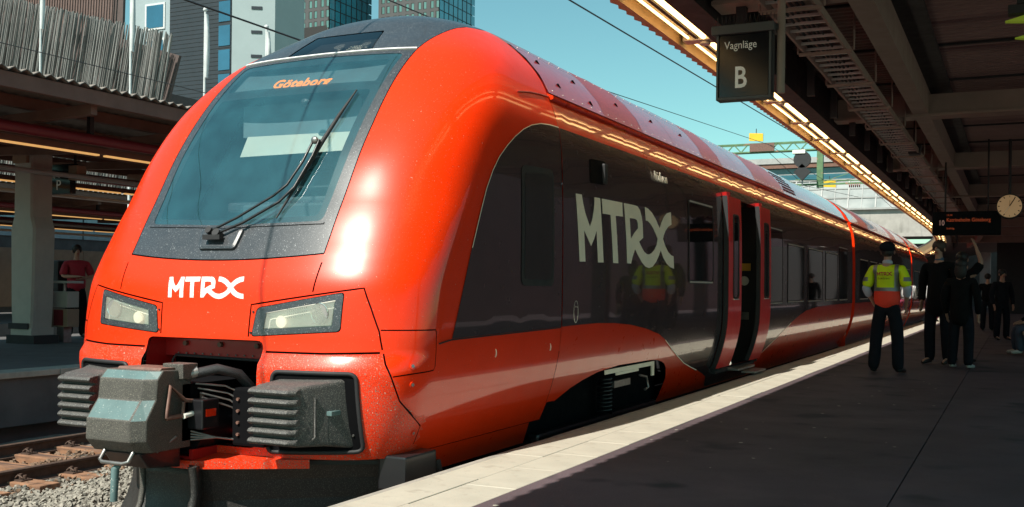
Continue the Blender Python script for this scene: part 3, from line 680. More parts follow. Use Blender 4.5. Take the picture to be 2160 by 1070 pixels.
def logo(parent, fn, material, off):
    for k in ("M", "T", "R"):
        nm = {"M": "letter_m", "T": "letter_t", "R": "letters_rx"}[k]
        holes = [[fn(p) for p in dens(LOGO["Rh"], .03, True)]] if k == "R" else []
        patch(nm, [fn(p) for p in dens(LOGO[k], .03, True)], holes, material, parent, off=off, da=.05, dt=.05, far=.1)
logo(car, lambda p: sy(2.749 + p[0] * 3.023, 2.21 + p[1] * .66), "silver_paint", .010)
logo(car, lambda p: fx(-.385 + p[0] * .725 - .018 * (1 - p[1]) * 0, 1.872 + p[1] * .160), "logo_white", .0015)
MB().tube([(1.607, 2.78 + .05 * math.cos(t), 1.76 + .10 * math.sin(t)) for t in np.linspace(0, 6.28, 24)], .003, 5, cap=False).build("release_ring", "silver_paint", car)
text_part("release_label", "172", .05, "silver_paint", car, (1.608, 2.75, 1.80), (0, 1, 0), (0, 0, 1), .001)
# gutter
def gutter(y0_, y1_, parent, bent=False):
    rg = []
    for y in np.linspace(y0_, y1_, max(2, int((y1_ - y0_) / 1.5))): rg.append([(1.46, y, ZG - .012), (1.495, y, ZG), (1.495, y, ZG + .025), (1.44, y, ZG + .05), (1.40, y, ZG + .05)])
    MB().loft(rg).build("rain_gutter", "red_paint", parent, bent=bent)
gutter(Y1, Y2, car)
trim("cab_gutter", [(1.75, 3.60), (2.0, 3.64), (2.25, 3.665), (YE, 3.675)], .006, .01, "red_dark", car, 's')
# roof top and fairing panels
def roof(y0_, y1_, parent, bent=False):
    patch("roof", [sy(y, 4.20) for y in np.linspace(y0_, y1_, max(2, int((y1_ - y0_) / .8)))] + [sy(y1_, z) for z in np.linspace(4.25, 4.522, 14)] + [sy(y0_, z) for z in np.linspace(4.522, 4.25, 14)], [], "roof_grey", parent, dt=.1, far=1., bent=bent)
    patch("roof", mir([sy(y, 3.68) for y in np.linspace(y0_, y1_, max(2, int((y1_ - y0_) / .8)))] + [sy(y1_, z) for z in np.linspace(3.75, 4.522, 20)] + [sy(y0_, z) for z in np.linspace(4.522, 3.75, 20)]), [], "roof_grey", parent, dt=.1, far=1., bent=bent)
roof(Y1, Y2, car)
mat("fairing_mesh", (.34, .030, .030), .45, coat=.3, var=.15, vscale=30)
rv = MB()
def fairing(y0_, y1_, parent, material="fairing", bent=False, rivets=True):
    p = [(y0_, 3.715), (y1_, 3.715), (y1_, 4.205), (y0_, 4.205)]
    patch("roof_panel", SY(p, True, .15), [], material, parent, off=.012, dt=.06, far=.3, bent=bent, da=.1)
    if rivets:
        for zz in (3.75, 4.17):
            for y in np.arange(y0_ + .12, y1_ - .05, .24):
                a = sy(y, zz); q = surf(*a) + snorm(*a) * .014; rv.sphere(tuple(q), .006, 5, 3)
ys = [Y1 + .01, 3.9, 5.1, 6.3, 7.6, 8.6, 9.6, 10.7, 11.7, 13.0, 14.4, 16.0, 17.6, 19.0, 20.3]
for i in range(len(ys) - 1): fairing(ys[i], ys[i + 1] - .012, car, "fairing_mesh" if i in (1, 4, 7, 8) else "fairing")
stuff(rv.build("roof_rivets", "silver", car))
patch("fairing_base", SY([(Y1, ZG), (Y2, ZG), (Y2, 4.21), (Y1, 4.21)], True, .3), [], "red_dark", car, off=-.004, dt=.1, far=.5)
vh = MB()
for i in range(9):
    for j in range(6):
        a = sy(13.15 + i * .13 + (.06 if j % 2 else 0), 3.80 + j * .065); c = Vector(surf(*a)); n = Vector(snorm(*a)); vh.cyl(c + n * .008, c + n * .016, .03, 8)
stuff(vh.build("vent_holes", "void", car))
# hook slots on the front fairing
hs = MB()
for y, z in ((2.75, 4.05), (2.85, 3.84), (3.5, 4.0), (3.6, 3.80), (4.6, 3.95), (5.8, 3.95), (7.0, 3.95)):
    a = sy(y, z); c = Vector(surf(*a)); n = Vector(snorm(*a)); hs.bar(c + n * .012 + Vector((0, -.03, .015)), c + n * .012 + Vector((0, .03, -.015)), .02, .012)
hs.build("hook_slots", "void", car)
# underframe, bogie and things in the wheel opening
MB().box(-1.3, 1.3, .6, 20.4, .55, .60).box(-1.25, 1.25, .4, 20.4, .60, .62).build("underframe", "void", car)
MB().box(.2, 1.25, 2.2, 6.2, .2, 1.2).build("bogie_well", "void", car)
bog = MB().box(1.25, 1.38, 2.5, 5.9, .50, .66).build("bogie_frame", "black_trim", car, bevel=.03)
for y in (2.95, 5.35): MB().cyl((.70, y, .42), (.83, y, .42), .42, 24).build("wheel", "steel", bog)
for y in (2.95, 5.35): MB().cyl((1.3, y, .45), (1.45, y, .45), .15, 12).build("axle_box", "black_trim", bog)
sp_ = MB()
for k in range(9): sp_.tube([(1.38 + .07 * math.cos(t), 4.15 + .07 * math.sin(t), .68 + .04 * k + .04 * t / 6.28) for t in np.linspace(0, 6.28, 9)], .016, 5, cap=False)
sp_.build("spring", "black_trim", bog)
pm = MB().box(1.535, 1.545, 3.72, 5.2, 1.115, 1.16); pm.box(1.53, 1.542, 4.05, 4.75, 1.085, 1.112); pm.box(1.53, 1.545, 5.2, 5.28, 1.0, 1.16)
pm.build("maintenance_plate", "silver_paint", car)
MB().box(1.40, 1.43, 4.3, 4.8, .93, 1.0).tube([(1.52, 4.85, 1.03), (1.53, 5.05, 1.0), (1.53, 5.12, .88), (1.53, 5.0, .86)], .014, 6).build("sand_pipe", "steel", bog)
# ---- open door
mat("door_red", (.80, .030, .030), .35, coat=.5, crough=.05, var=.04)
for (y0_, y1_) in ((8.07, 8.80), (10.05, 10.78)):
    zz = np.linspace(.885, 3.265, 26); gap = .085
    def lx(z): return Wz(z) + gap
    rg = []
    for z in zz: rg.append([(lx(z), y0_, z), (lx(z), y1_, z), (lx(z) - .05, y1_, z), (lx(z) - .05, y0_, z)])
    leaf = MB().loft(rg).build("door_leaf", "door_red", car)
    MB().loft([[(lx(z) - .004, y0_ - .02, z), (lx(z) - .004, y0_ - .002, z), (lx(z) - .07, y0_ - .002, z), (lx(z) - .07, y0_ - .02, z)] for z in zz]).build("edge_seal", "rubber", leaf)
    ga, gb = y0_ + .24, y1_ - .19; g = MB(); g.loft([[(lx(z) + .003, ga, z), (lx(z) + .003, gb, z), (lx(z) - .01, gb, z), (lx(z) - .01, ga, z)] for z in np.linspace(1.86, 3.02, 12)]); g.build("door_glass", "side_glass", leaf)
    e = MB(); lpz = [(ga, 1.86), (gb, 1.86), (gb, 3.02), (ga, 3.02)]
    e.tube([(lx(z) + .004, y, z) for y, z in rnd(lpz, .08) + rnd(lpz, .08)[:1]], .014, 6, cap=False); e.build("door_glass_seal", "rubber", leaf)
    MB().box(lx(1.86), lx(1.86) + .02, ga + .02, gb - .02, 1.835, 1.85).build("glass_rail", "silver", leaf)
    MB().bar((1.45, y0_ + .1, 3.29), (1.66, y0_ + .02, 3.29), .08, .05).build("door_arm", "red_dark", leaf)
dw = MB().box(.1, 1.46, DO[0] - .1, DO[1] + .1, .80, .84).box(.08, .1, DO[0] - .1, DO[1] + .1, .84, 3.3).box(.1, 1.5, DO[0] - .12, DO[0] - .06, .84, 3.3).box(.1, 1.5, DO[1] + .06, DO[1] + .12, .84, 3.3).box(.1, 1.5, DO[0] - .1, DO[1] + .1, 3.3, 3.34)
dw.build("vestibule", "interior_v", car) if "interior_v" in MATS else (mat("interior_v", (.02, .021, .024), .6), dw.build("vestibule", "interior_v", car))
MB().box(1.30, 1.62, 8.95, 10.0, .80, .835).box(1.60, 1.80, 9.2, 9.95, .755, .785).build("door_step", "steel", car, bevel=.006)
MB().cyl((1.3, 9.75, .84), (1.3, 9.75, 3.2), .018, 8).build("grab_pole", "steel", car)
MB().box(1.25, 1.40, 10.595, 10.605, 2.28, 2.40).build("yellow_sticker", "amber_paint", car) if mat("amber_paint", (.75, .42, .06), .5) else None
MB().cyl((1.30, 10.605, 2.12), (1.30, 10.59, 2.12), .075, 16).build("door_button", "lamp_white", car)
MB().box(1.24, 1.38, 10.59, 10.605, 1.50, 1.62).build("ticket_panel", "steel", car)
MB().sphere((1.45, 9.1, .90), .03, 8, 5).build("step_lamp", "glow_white", car)
MB().box(-1.45, 1.45, Y2, Y2 + .03, .6, 3.65).build("end_wall", "red_paint", car)
# ---- following cars
def follow_car(y0_, y1_, label, win):
    c = thing("railcar", label, "railcar", (bend((0, y0_, 0))[0], y0_, 0), "coaches behind the leading railcar")
    patch("side_skin", SY([(y0_, .6), (y1_, .6), (y1_, ZG), (y0_, ZG)], True, .4), [], "red_paint", c, dt=.09, far=.6, bent=True)
    patch("window_band", SY([(y0_, 1.68), (y1_, 1.68), (y1_, 3.40), (y0_, 3.40)], True, .4), [], "anthracite", c, off=.008, dt=.07, far=.6, bent=True)
    y = y0_ + .9; k = 0
    while y + 1.5 < y1_ - .4 and k < win: side_window(y, y + 1.5, 1.79, 2.775, c, True); y += 2.05; k += 1
    gutter(y0_, y1_, c, True); roof(y0_, y1_, c, True)
    n = max(2, int((y1_ - y0_) / 1.9)); yy = np.linspace(y0_ + .02, y1_ - .02, n + 1)
    for i in range(n): fairing(yy[i], yy[i + 1] - .012, c, "fairing_mesh" if i % 4 == 1 else "fairing", True, False)
    patch("fairing_base", SY([(y0_, ZG), (y1_, ZG), (y1_, 4.21), (y0_, 4.21)], True, .4), [], "red_dark", c, off=-.004, dt=.12, far=.6, bent=True)
    e = MB(); pr = [(float(w_), float(z_)) for w_, z_ in zip(PW[::14], PZ[::14]) if z_ > .6]; pr = pr + [(0., 4.52)] + [(-a, b) for a, b in pr[::-1]]
    e.prism(pr, 'y', y0_ + .002, y0_ + .06); e.build("end_wall", "red_paint", c, bent=True)
    MB().prism([(.9 * a, .55 + (b - .5) * .93) for a, b in pr], 'y', y0_ - .5, y0_ - .02).build("gangway_bellows", "rubber", c, bent=True)
    return c
follow_car(21.1, 36.6, "second red and black coach directly behind the leading railcar", 7)
follow_car(37.1, 53.5, "third coach of the red train, where it starts to curve left", 6)
follow_car(54.0, 70.4, "fourth coach of the red train, far down the platform", 0)
follow_car(70.9, 90.0, "last coach of the red train at the far end of the curve", 0)
# ================================================================== ground, tracks, right platform
mat("asphalt", (.080, .056, .064), .78, var=.35, vscale=.7, bump=.35, bscale=60, speck=[((.12, .11, .115), 140., .58, .68), ((.03, .027, .03), 1.6, .60, .70), ((.16, .15, .15), 22., .74, .77)])
mat("slab", (.43, .405, .335), .75, var=.10, vscale=2.5, bump=.2, bscale=80, speck=[((.36, .33, .27), 9., .62, .75), ((.25, .24, .2), 60., .70, .74)])
mat("coping", (.34, .32, .28), .8, var=.2, vscale=5, bump=.3, bscale=50)
mat("concrete", (.36, .34, .31), .85, var=.15, vscale=1.5, bump=.2, bscale=30, streak=((.20, .19, .17), (2.0, 2.0, .25), .55, .75))
mat("dark_concrete", (.10, .095, .095), .85, var=.2, vscale=2)
mat("ballast_soil", (.17, .145, .12), .95, var=.4, vscale=9, bump=.8, bscale=30, bdist=.04)
mat("stone", (.27, .25, .21), .9, var=.45, vscale=14)
mat("stone_rusty", (.20, .13, .085), .9, var=.4, vscale=14)
mat("wood_sleeper", (.26, .135, .075), .85, var=.35, vscale=6, bump=.6, bscale=20, streak=((.10, .06, .045), (1.2, 14., 14.), .5, .62))
mat("rail_rust", (.075, .045, .032), .75, var=.3, vscale=12)
mat("rail_top", (.26, .20, .15), .4, metal=.5, var=.2)
ground = struct(MB().box(-900, 900, -300, 1400, -1.2, -.34).build("ground", "ballast_soil"))
# ballast bed with a gently uneven surface
bm = MB(); NX, NY = 60, 60; xs = np.linspace(-6.9, 1.6, NX); ysb = np.linspace(-4, 8, NY); rb = random.Random(3)
def bz(x, y): return -.17 + .035 * math.sin(x * 2.1 + 1.) * math.sin(y * 1.7) + .03 * math.sin(x * 5.3 + y * 3.1)
bm.add([(x, y, bz(x, y) + rb.uniform(-.012, .012)) for y in ysb for x in xs], [(j * NX + i, j * NX + i + 1, (j + 1) * NX + i + 1, (j + 1) * NX + i) for j in range(NY - 1) for i in range(NX - 1)], 0, True)
bm.add([(-6.9, 8, -.17), (1.6, 8, -.17), (-3, 110, -.17), (-16, 110, -.17)], [(0, 1, 2, 3)]); bm.add([(-6.9, -40, -.17), (1.6, -40, -.17), (1.6, -4, -.17), (-6.9, -4, -.17)], [(0, 1, 2, 3)])
struct(bm.build("ballast_bed", "ballast_soil"))
def stones(n, x0, x1, y0, y1, seed, material, smin, smax, lift=0.):
    r = random.Random(seed); mb = MB()
    for _ in range(n):
        x, y = r.uniform(x0, x1), r.uniform(y0, y1)
        if -4.12 < x < -4.36 + .3 or abs(x + 4.24) < .09: continue
        s = r.uniform(smin, smax); z = bz(x, y) + s * .15 + r.uniform(0, .03) + lift
        R = Matrix.Rotation(r.uniform(0, 6.28), 3, 'Z') @ Matrix.Rotation(r.uniform(-.9, .9), 3, 'X') @ Matrix.Rotation(r.uniform(-.9, .9), 3, 'Y')
        vs = []
        for (a, b, c) in ((1, 0, 0), (-1, 0, 0), (0, 1, 0), (0, -1, 0), (.3, .2, 1), (-.2, .1, -1), (.6, .7, .5), (-.7, -.6, .4)):
            vs.append(Vector((x, y, z)) + R @ Vector((a * s * r.uniform(.5, .8), b * s * r.uniform(.4, .65), c * s * r.uniform(.3, .5))))
        mb.add(vs, [(0, 6, 4), (6, 2, 4), (2, 1, 4), (1, 7, 4), (7, 3, 4), (3, 0, 4), (0, 2, 6), (0, 5, 2), (2, 5, 1), (1, 5, 3), (1, 3, 7), (3, 5, 0)])
    return mb.build("ballast_stones", material, fix=True)
o = stuff(stones(9000, -4.05, -1.4, -.2, 5.2, 11, "stone", .028, .062)); o["label"] = "crushed grey ballast stones beside the coupler"; o["category"] = "ballast"
o = stuff(stones(2800, -5.8, -3.7, -.4, 6.5, 12, "stone_rusty", .028, .06)); o["label"] = "rust-stained ballast stones between the sleepers"; o["category"] = "ballast"
def track(xc, y0_, y1_, label, ynear):
    t = thing("railway_track", label, "track", (xc, y0_, 0))
    pr = [(-.07, -.165), (.07, -.165), (.07, -.15), (.012, -.125), (.012, -.045), (.036, -.03), (.036, -.006), (.028, 0), (-.028, 0), (-.036, -.006), (-.036, -.03), (-.012, -.045), (-.012, -.125), (-.07, -.15)]
    for s_ in (-.755, .755):
        rg = []
        for y in np.linspace(y0_, y1_, 40): rg.append([(xc + s_ + a, y, b) for a, b in pr])
        r_ = MB().loft(rg).build("rail", ["rail_rust", "rail_top"], t, bent=True)
        for p in r_.data.polygons:
            if p.normal.z > .9 and p.center.z > -.01: p.material_index = 1
    base = MB(); base.box(xc - 1.3, xc + 1.3, y0_ - .125, y0_ + .125, -.26, -.115); s0 = base.build("sleeper", "wood_sleeper", t, bevel=.012)
    fm = MB()
    for s_ in (-.755, .755):
        for dx_ in (-.13, .13):
            fm.box(xc + s_ + dx_ - .07, xc + s_ + dx_ + .07, y0_ - .07, y0_ + .07, -.115, -.10)
            fm.cyl((xc + s_ + dx_ - .03, y0_, -.10), (xc + s_ + dx_ - .03, y0_, -.045), .018, 6); fm.cyl((xc + s_ + dx_ + .035, y0_, -.10), (xc + s_ + dx_ + .035, y0_, -.055), .02, 6)
            fm.tube([(xc + s_ + dx_ - .05, y0_ - .05, -.085), (xc + s_ + dx_, y0_ - .055, -.05), (xc + s_ + dx_ + .05, y0_ - .04, -.08)], .010, 5)
    f0 = fm.build("fastening", "rail_rust", s0); stuff(f0)
    k = 1; y = y0_ + .62; rr = random.Random(5)
    while y < y1_:
        c = s0.copy(); COL.objects.link(c); c.parent = t; bx, _, _ = bend((0, y, 0)); c.location = (bx + rr.uniform(-.05, .05), y - y0_, rr.uniform(-.012, .006)); c.rotation_euler = (0, 0, rr.uniform(-.015, .015))
        if y < ynear:
            g = f0.copy(); COL.objects.link(g); g.parent = c
        k += 1; y += .62
    return t
track(-5.0, -3.37, 60, "empty neighbouring railway track with brown wooden sleepers left of the train", 14)
track(0.0, -6.0, 95, "railway track underneath the red train", -4)

plat = struct(MB().box(2.452, 4.552, -26, 38, .0, .729).box(4.562, 11.6, -26, 38, .0, .729).box(4.54, 4.57, -26, 38, .0, .715).box(2.40, 2.46, -26, 38, .0, .70).box(1.80, 2.45, -26, 38, .0, .66).build("platform", "asphalt"))
rg = [[(x, y, z) for x, z in ((1.80, .0), (11.6, .0), (11.6, .729), (2.452, .729), (2.452, .66), (1.80, .66))] for y in np.linspace(38.0, 110, 30)]
struct(MB().loft(rg).build("platform", "asphalt", bent=True))
cm = MB()
for i in range(64):
    y = -4 + i * 1.5; 
for i in range(44): pass
def slab_mesh(x0, x1, L):
    b = MB().box(x0, x1, 0, L - .004, .60, .73); return b.build("paving_slab", "slab", plat, bevel=.003, segs=1)
rr = random.Random(9)
for (x0, x1, L, st) in ((1.786, 2.086, 1.0, 0.), (2.092, 2.444, .70, .3)):
    s0 = slab_mesh(x0, x1, L); y = -4 + st; s0.location = (0, y, 0)
    while y + L < 37.6:
        y += L; c = s0.copy(); COL.objects.link(c); c.parent = plat; c.location = (rr.uniform(-.002, .002), y, rr.uniform(-.003, .002))
b = MB().box(1.72, 1.78, 0, 1.993, .55, .728); s0 = b.build("coping_stone", "coping", plat, bevel=.012); s0.location = (0, -4, 0); y = -4
while y < 35.8:
    y += 2.; c = s0.copy(); COL.objects.link(c); c.parent = plat; c.location = (0, y, rr.uniform(-.003, .002))
rg = [[(x, y, z) for x, z in ((1.73, .6), (2.445, .6), (2.445, .73), (1.73, .73))] for y in np.linspace(38.0, 110, 30)]
o = MB().loft(rg).build("far_slab_strip", "slab", plat, bent=True); stuff(o)
struct(MB().box(1.85, 11.6, -26, 38, -.4, .0).build("platform_base", "dark_concrete"))
# thin pale frost of wear on the asphalt beside the slabs
# ================================================================== right canopy
mat("fascia_wood", (.42, .27, .13), .5, var=.15, vscale=3)
mat("trough", (.55, .50, .42), .4, var=.1)
mat("dark_beam", (.016, .014, .015), .6)
mat("ceiling", (.25, .155, .135), .65, var=.15, vscale=.8, streak=((.13, .06, .06), (.25, 1.5, 1.), .55, .68))
mat("canopy_beam", (.28, .205, .165), .6, var=.12)
mat("canopy_top", (.12, .10, .09), .9)
mat("tube_light", (1, .9, .7), .5, var=0, emis=(1., .62, .24), estr=4.0)
mat("ladder_steel", (.60, .56, .52), .4, metal=.2, var=.1)
mat("sign_black", (.008, .008, .011), .16, coat=.0, spec=.35, var=.05)
mat("board_black", (.004, .004, .005), .6, spec=.1, var=.05)
mat("sign_grey", (.06, .058, .058), .5)
mat("sign_white", (.88, .86, .82), .5)
can = thing("platform_canopy", "dark platform roof with warm strip lights along its edge on the right", "canopy", (8, 0, 0))
YB, YF = -8., 104.
def longbar(x0, x1, z0, z1, name, material, y0_=YB, y1_=YF, parent=can, step=3.):
    rg = [[(x0, y, z0), (x1, y, z0), (x1, y, z1), (x0, y, z1)] for y in np.linspace(y0_, y1_, int((y1_ - y0_) / step) + 2)]
    return MB().loft(rg).build(name, material, parent, bent=True)
longbar(1.93, 8.6, 5.20, 5.32, "roof_deck", "canopy_top")
lip = MB(); rg = []
for i, y in enumerate(np.arange(YB, YF, .11)):
    dx_ = -.035 if i % 2 else .0; rg.append([(1.90 + dx_, y, 4.58), (1.935, y, 4.58), (1.935, y, 4.78), (1.90 + dx_, y, 4.78)])
lip.loft(rg); lip.build("edge_flashing", "fascia_wood", can, bent=True)
longbar(1.937, 2.00, 4.55, 5.20, "fascia_board", "fascia_wood")
longbar(2.002, 2.395, 4.66, 4.70, "light_trough", "trough")
longbar(2.40, 2.64, 4.52, 4.90, "edge_beam", "dark_beam")
longbar(2.10, 2.60, 4.92, 5.2, "upper_beam", "dark_beam")
YT = np.arange(-3.1, 70, 1.95)
for y in YT:
    for xx, rr_ in ((2.10, .013), (2.265, .028)):
        a = bend((xx, y + .12, 4.61)); b_ = bend((xx, y + 1.83, 4.61)); MB().cyl(a, b_, rr_, 8).build("light_tube", "tube_light", can)
    c = bend((2.2, y, 4.60)); br = MB().box(c[0] - .17, c[0] + .17, y - .09, y + .09, 4.585, 4.655); br.cyl((c[0] + .05, y, 4.585), (c[0] + .05, y, 4.55), .06, 12); br.build("lamp_bracket", "ladder_steel", can, bevel=.01)
longbar(2.165, 2.205, 4.60, 4.655, "wiring_channel", "dark_beam")
# corrugated ceiling, ribs across the platform
rg = []
for y in np.arange(-7.8, 62, .16):
    for dy, z in ((0, 5.08), (.05, 5.08), (.07, 5.125), (.14, 5.125)):
        rg.append([(2.60, y + dy, z), (5.0, y + dy, z), (8.5, y + dy, z)])
MB().loft(rg, closed=False, cap=False).build("ceiling_sheet", "ceiling", can, bent=True, fix=False)
for y in np.arange(-6, 60, 2.33): MB().box(2.6, 8.5, y, y + .05, 5.05, 5.08).build("sheet_joint", "dark_beam", can, bent=True)
longbar(3.80, 4.02, 4.64, 5.0, "main_beam", "canopy_beam", -7.9, 62)
longbar(4.02, 4.32, 5.0, 5.05, "cable_duct", "dark_beam", -7.9, 62)
for y in (-3.6, 3.6, 10.8, 18.0, 25.2, 32.4, 39.6, 46.8, 54):
    MB().box(2.66, 8.5, y - .13, y + .13, 4.64, 4.93).box(2.66, 8.5, y - .19, y + .19, 4.60, 4.64).build("cross_beam", "canopy_beam", can, bent=True)
for i, y in enumerate(np.arange(3.6, 60, 1.82)):
    b = bend((2.90, y, 0)); MB().box(b[0] - .045, b[0] + .045, y - .045, y + .045, 4.4, 5.08).box(b[0] - .11, b[0] + .11, y - .11, y + .11, 5.05, 5.078).build("hanger", "dark_beam", can)
lad = thing("cable_ladder", "steel cable ladder with bright rungs hung under the platform roof", "cable tray", (3.41, 0, 4.5))
for x in (3.20, 3.62): longbar(x - .012, x + .012, 4.46, 4.54, "side_rail", "canopy_beam", -3, 34, lad)
r0 = MB().box(3.212, 3.608, -3, -2.975, 4.49, 4.515).build("rung", "ladder_steel", lad); k = 0
for y in np.arange(-2.72, 33, .28):
    c = r0.copy(); COL.objects.link(c); c.parent = lad; c.location = (0, y + 3, 0)
for y in np.arange(-2.2, 33, 1.82): MB().box(3.15, 3.68, y - .02, y + .02, 4.425, 4.455).cyl((3.14, y, 4.45), (3.14, y, 5.08), .012, 6).cyl((3.70, y, 4.45), (3.70, y, 5.08), .012, 6).build("ladder_bracket", "canopy_beam", lad)
cab_ = MB()
for k in range(5): cab_.tube([(3.30 + .045 * k, y, 4.525 + .012 * math.sin(y * 1.3 + k)) for y in np.arange(-3, 34, .6)], .014, 5)
stuff(cab_.build("cables", "rubber", lad))
# red-brown pipe run under the ceiling
longbar(3.06, 3.12, 4.86, 4.92, "pipe_run", "ceiling", -7.9, 60)
for y in np.arange(0, 60, 9.0):
    for x in (7.2,): MB().box(x - .18, x + .18, y - .18, y + .18, .73, 4.64).build("column", "dark_beam", can, bent=True)
# hanging sign
sg = thing("hanging_sign", "black hanging sign reading Vagnläge B with bird spikes on top", "sign", (3.16, 2.6, 3.56))
MB().box(2.955, 3.375, 2.58, 2.70, 3.578, 4.105).build("sign_panel", "sign_black", sg, bevel=.008)
MB().box(2.938, 3.392, 2.57, 2.71, 3.562, 3.582).box(2.938, 2.955, 2.57, 2.71, 3.582, 4.105).box(3.375, 3.392, 2.57, 2.71, 3.582, 4.105).build("sign_frame", "sign_grey", sg)
MB().box(2.90, 3.42, 2.54, 2.74, 4.105, 4.18).build("sign_header", "sign_grey", sg, bevel=.006)
text_part("sign_text", "Vagnläge", .090, "sign_white", sg, (3.003, 2.577, 3.985), (1, 0, -.01), (0, 0, 1), .001, xs=.86)
text_part("sign_letter", "B", .25, "sign_white", sg, (3.085, 2.577, 3.66), (1, 0, -.01), (0, 0, 1), .001, xs=.78, bold=.004)
spk = MB()
for i in range(15):
    x = 2.92 + i * .034; spk.cyl((x, 2.6, 4.18), (x - .01, 2.58, 4.265), .0022, 4).cyl((x, 2.62, 4.18), (x + .01, 2.64, 4.27), .0022, 4)
stuff(spk.build("bird_spikes", "dark_beam", sg))
MB().cyl((3.457, 2.65, 3.60), (3.457, 2.65, 5.08), .034, 12).build("sign_pole", "canopy_beam", sg)
MB().box(3.39, 3.457, 2.62, 2.68, 4.12, 4.165).build("sign_arm", "sign_grey", sg)
# loudspeaker under the ladder
ls = thing("loudspeaker", "small dark loudspeaker hanging under the cable ladder", "loudspeaker", (3.55, 14, 4.4))
MB().prism([(3.42, 4.60), (3.68, 4.60), (3.64, 4.44), (3.46, 4.44)], 'y', 13.85, 14.1).build("speaker_box", "dark_beam", ls, bevel=.01); MB().cyl((3.55, 13.97, 4.6), (3.55, 13.97, 5.08), .02, 6).build("speaker_rod", "dark_beam", ls)
# clock
mat("clock_face", (.60, .44, .27), .5, var=.05, emis=(1., .55, .25), estr=.10)
ck = thing("station_clock", "round backlit station clock showing five past twelve", "clock", (5.09, 17, 3.48))
MB().cyl((5.09, 16.88, 3.70), (5.09, 17.12, 3.70), .245, 32).build("clock_case", "dark_beam", ck)
MB().cyl((5.09, 16.872, 3.70), (5.09, 16.885, 3.70), .225, 32).build("clock_face", "clock_face", ck)
for i in range(12):
    t = math.pi * i / 6; a = Vector((5.09 + .175 * math.sin(t), 16.866, 3.70 + .175 * math.cos(t))); b_ = Vector((5.09 + .21 * math.sin(t), 16.866, 3.70 + .21 * math.cos(t))); MB().bar(a, b_, .006, .016).build("hour_mark", "void", ck)
for t, L, wd, mm in ((.04, .12, .022, "void"), (.55, .18, .016, "void"), (3.75, .17, .006, "lamp_white")):
    MB().bar((5.09, 16.862, 3.70), (5.09 + L * math.sin(t), 16.862, 3.70 + L * math.cos(t)), .004, wd, 0).build("clock_hand", mm, ck)
MB().cyl((5.09, 17, 3.94), (5.09, 17, 5.05), .03, 8).build("clock_stem", "dark_beam", ck)
# departure board
db = thing("departure_board", "black departure board with orange text for track 10", "display", (4.3, 17, 3.17))
MB().box(3.66, 4.94, 16.95, 17.2, 3.14, 3.62).build("board_case", "board_black", db, bevel=.01)
text_part("track_number", "10", .155, "board_white", db, (3.78, 16.945, 3.34), (1, 0, -.01), (0, 0, 1), .001, xs=.75) if mat("board_white", (.3, .2, .17), .5, var=0, emis=(1., .55, .45), estr=.13) else None
text_part("destination_text", "Katrineholm Göteborg", .105, "orange_led", db, (3.93, 16.945, 3.415), (1, 0, -.005), (0, 0, 1), .001, xs=.84)
text_part("via_text", "13:10", .05, "orange_led", db, (3.93, 16.945, 3.53), (1, 0, -.005), (0, 0, 1), .0005); text_part("via_text", "Snälltåg", .05, "orange_led", db, (3.93, 16.945, 3.26), (1, 0, -.005), (0, 0, 1), .0005)
for x in (3.9, 4.7): MB().cyl((x, 17.07, 3.62), (x, 17.07, 5.08), .02, 6).build("board_rod", "dark_beam", db)
# greenish lamp at the right edge of view
mat("green_glow", (.2, .25, .02), .5, emis=(.55, .75, .05), estr=.10)
gl = thing("emergency_lamp", "small yellow-green emergency lamp under the roof at the right edge", "lamp", (5.22, 3.0, 4.0))
MB().box(5.14, 5.5, 2.95, 3.05, 4.15, 4.22).box(5.2, 5.5, 2.92, 3.08, 4.22, 4.28).build("lamp_body", "dark_beam", gl); MB().prism([(5.12, 4.10), (5.5, 4.06), (5.5, 4.145), (5.3, 4.145)], 'y', 2.96, 3.04).build("lamp_glass", "green_glow", gl); MB().prism([(5.19, 3.965), (5.3, 3.99), (5.4, 3.965), (5.3, 3.945)], 'y', 2.97, 3.03).build("lamp_leaf", "green_glow", gl); MB().cyl((5.4, 3, 4.28), (5.4, 3, 5.08), .015, 6).build("lamp_rod", "dark_beam", gl)
# added walls: one unseen for the train's reflections, one for the dark far end
mat("reflected_brown", (.10, .052, .060), .8, var=.25, vscale=.8)
wall_r = tag(MB().box(12.5, 13, 13, 90, -.3, 9).build("reflection_wall", "reflected_brown"), "long dark brown wall beyond the open track right of the platform", "wall")
wall_e = tag(MB().box(4.2, 12.4, 62, 62.4, .73, 5.2).build("end_wall", "dark_beam"), "black end wall closing the right platform", "wall")

# gum on the asphalt
lf = MB(); r_ = random.Random(21)
for _ in range(40):
    x, y, s_ = r_.uniform(2.5, 4.5), r_.uniform(-2, 12), r_.uniform(.008, .022)
    lf.add([(x + s_ * math.cos(a) * r_.uniform(.7, 1.2), y + s_ * math.sin(a), .7296 + .0015 * r_.random()) for a in np.linspace(0, 6.28, 7)[:-1]], [tuple(range(6))])
o = stuff(lf.build("gum_spots", "slab", fix=False)); o["label"] = "flattened pale gum spots on the dark platform"; o["category"] = "litter"
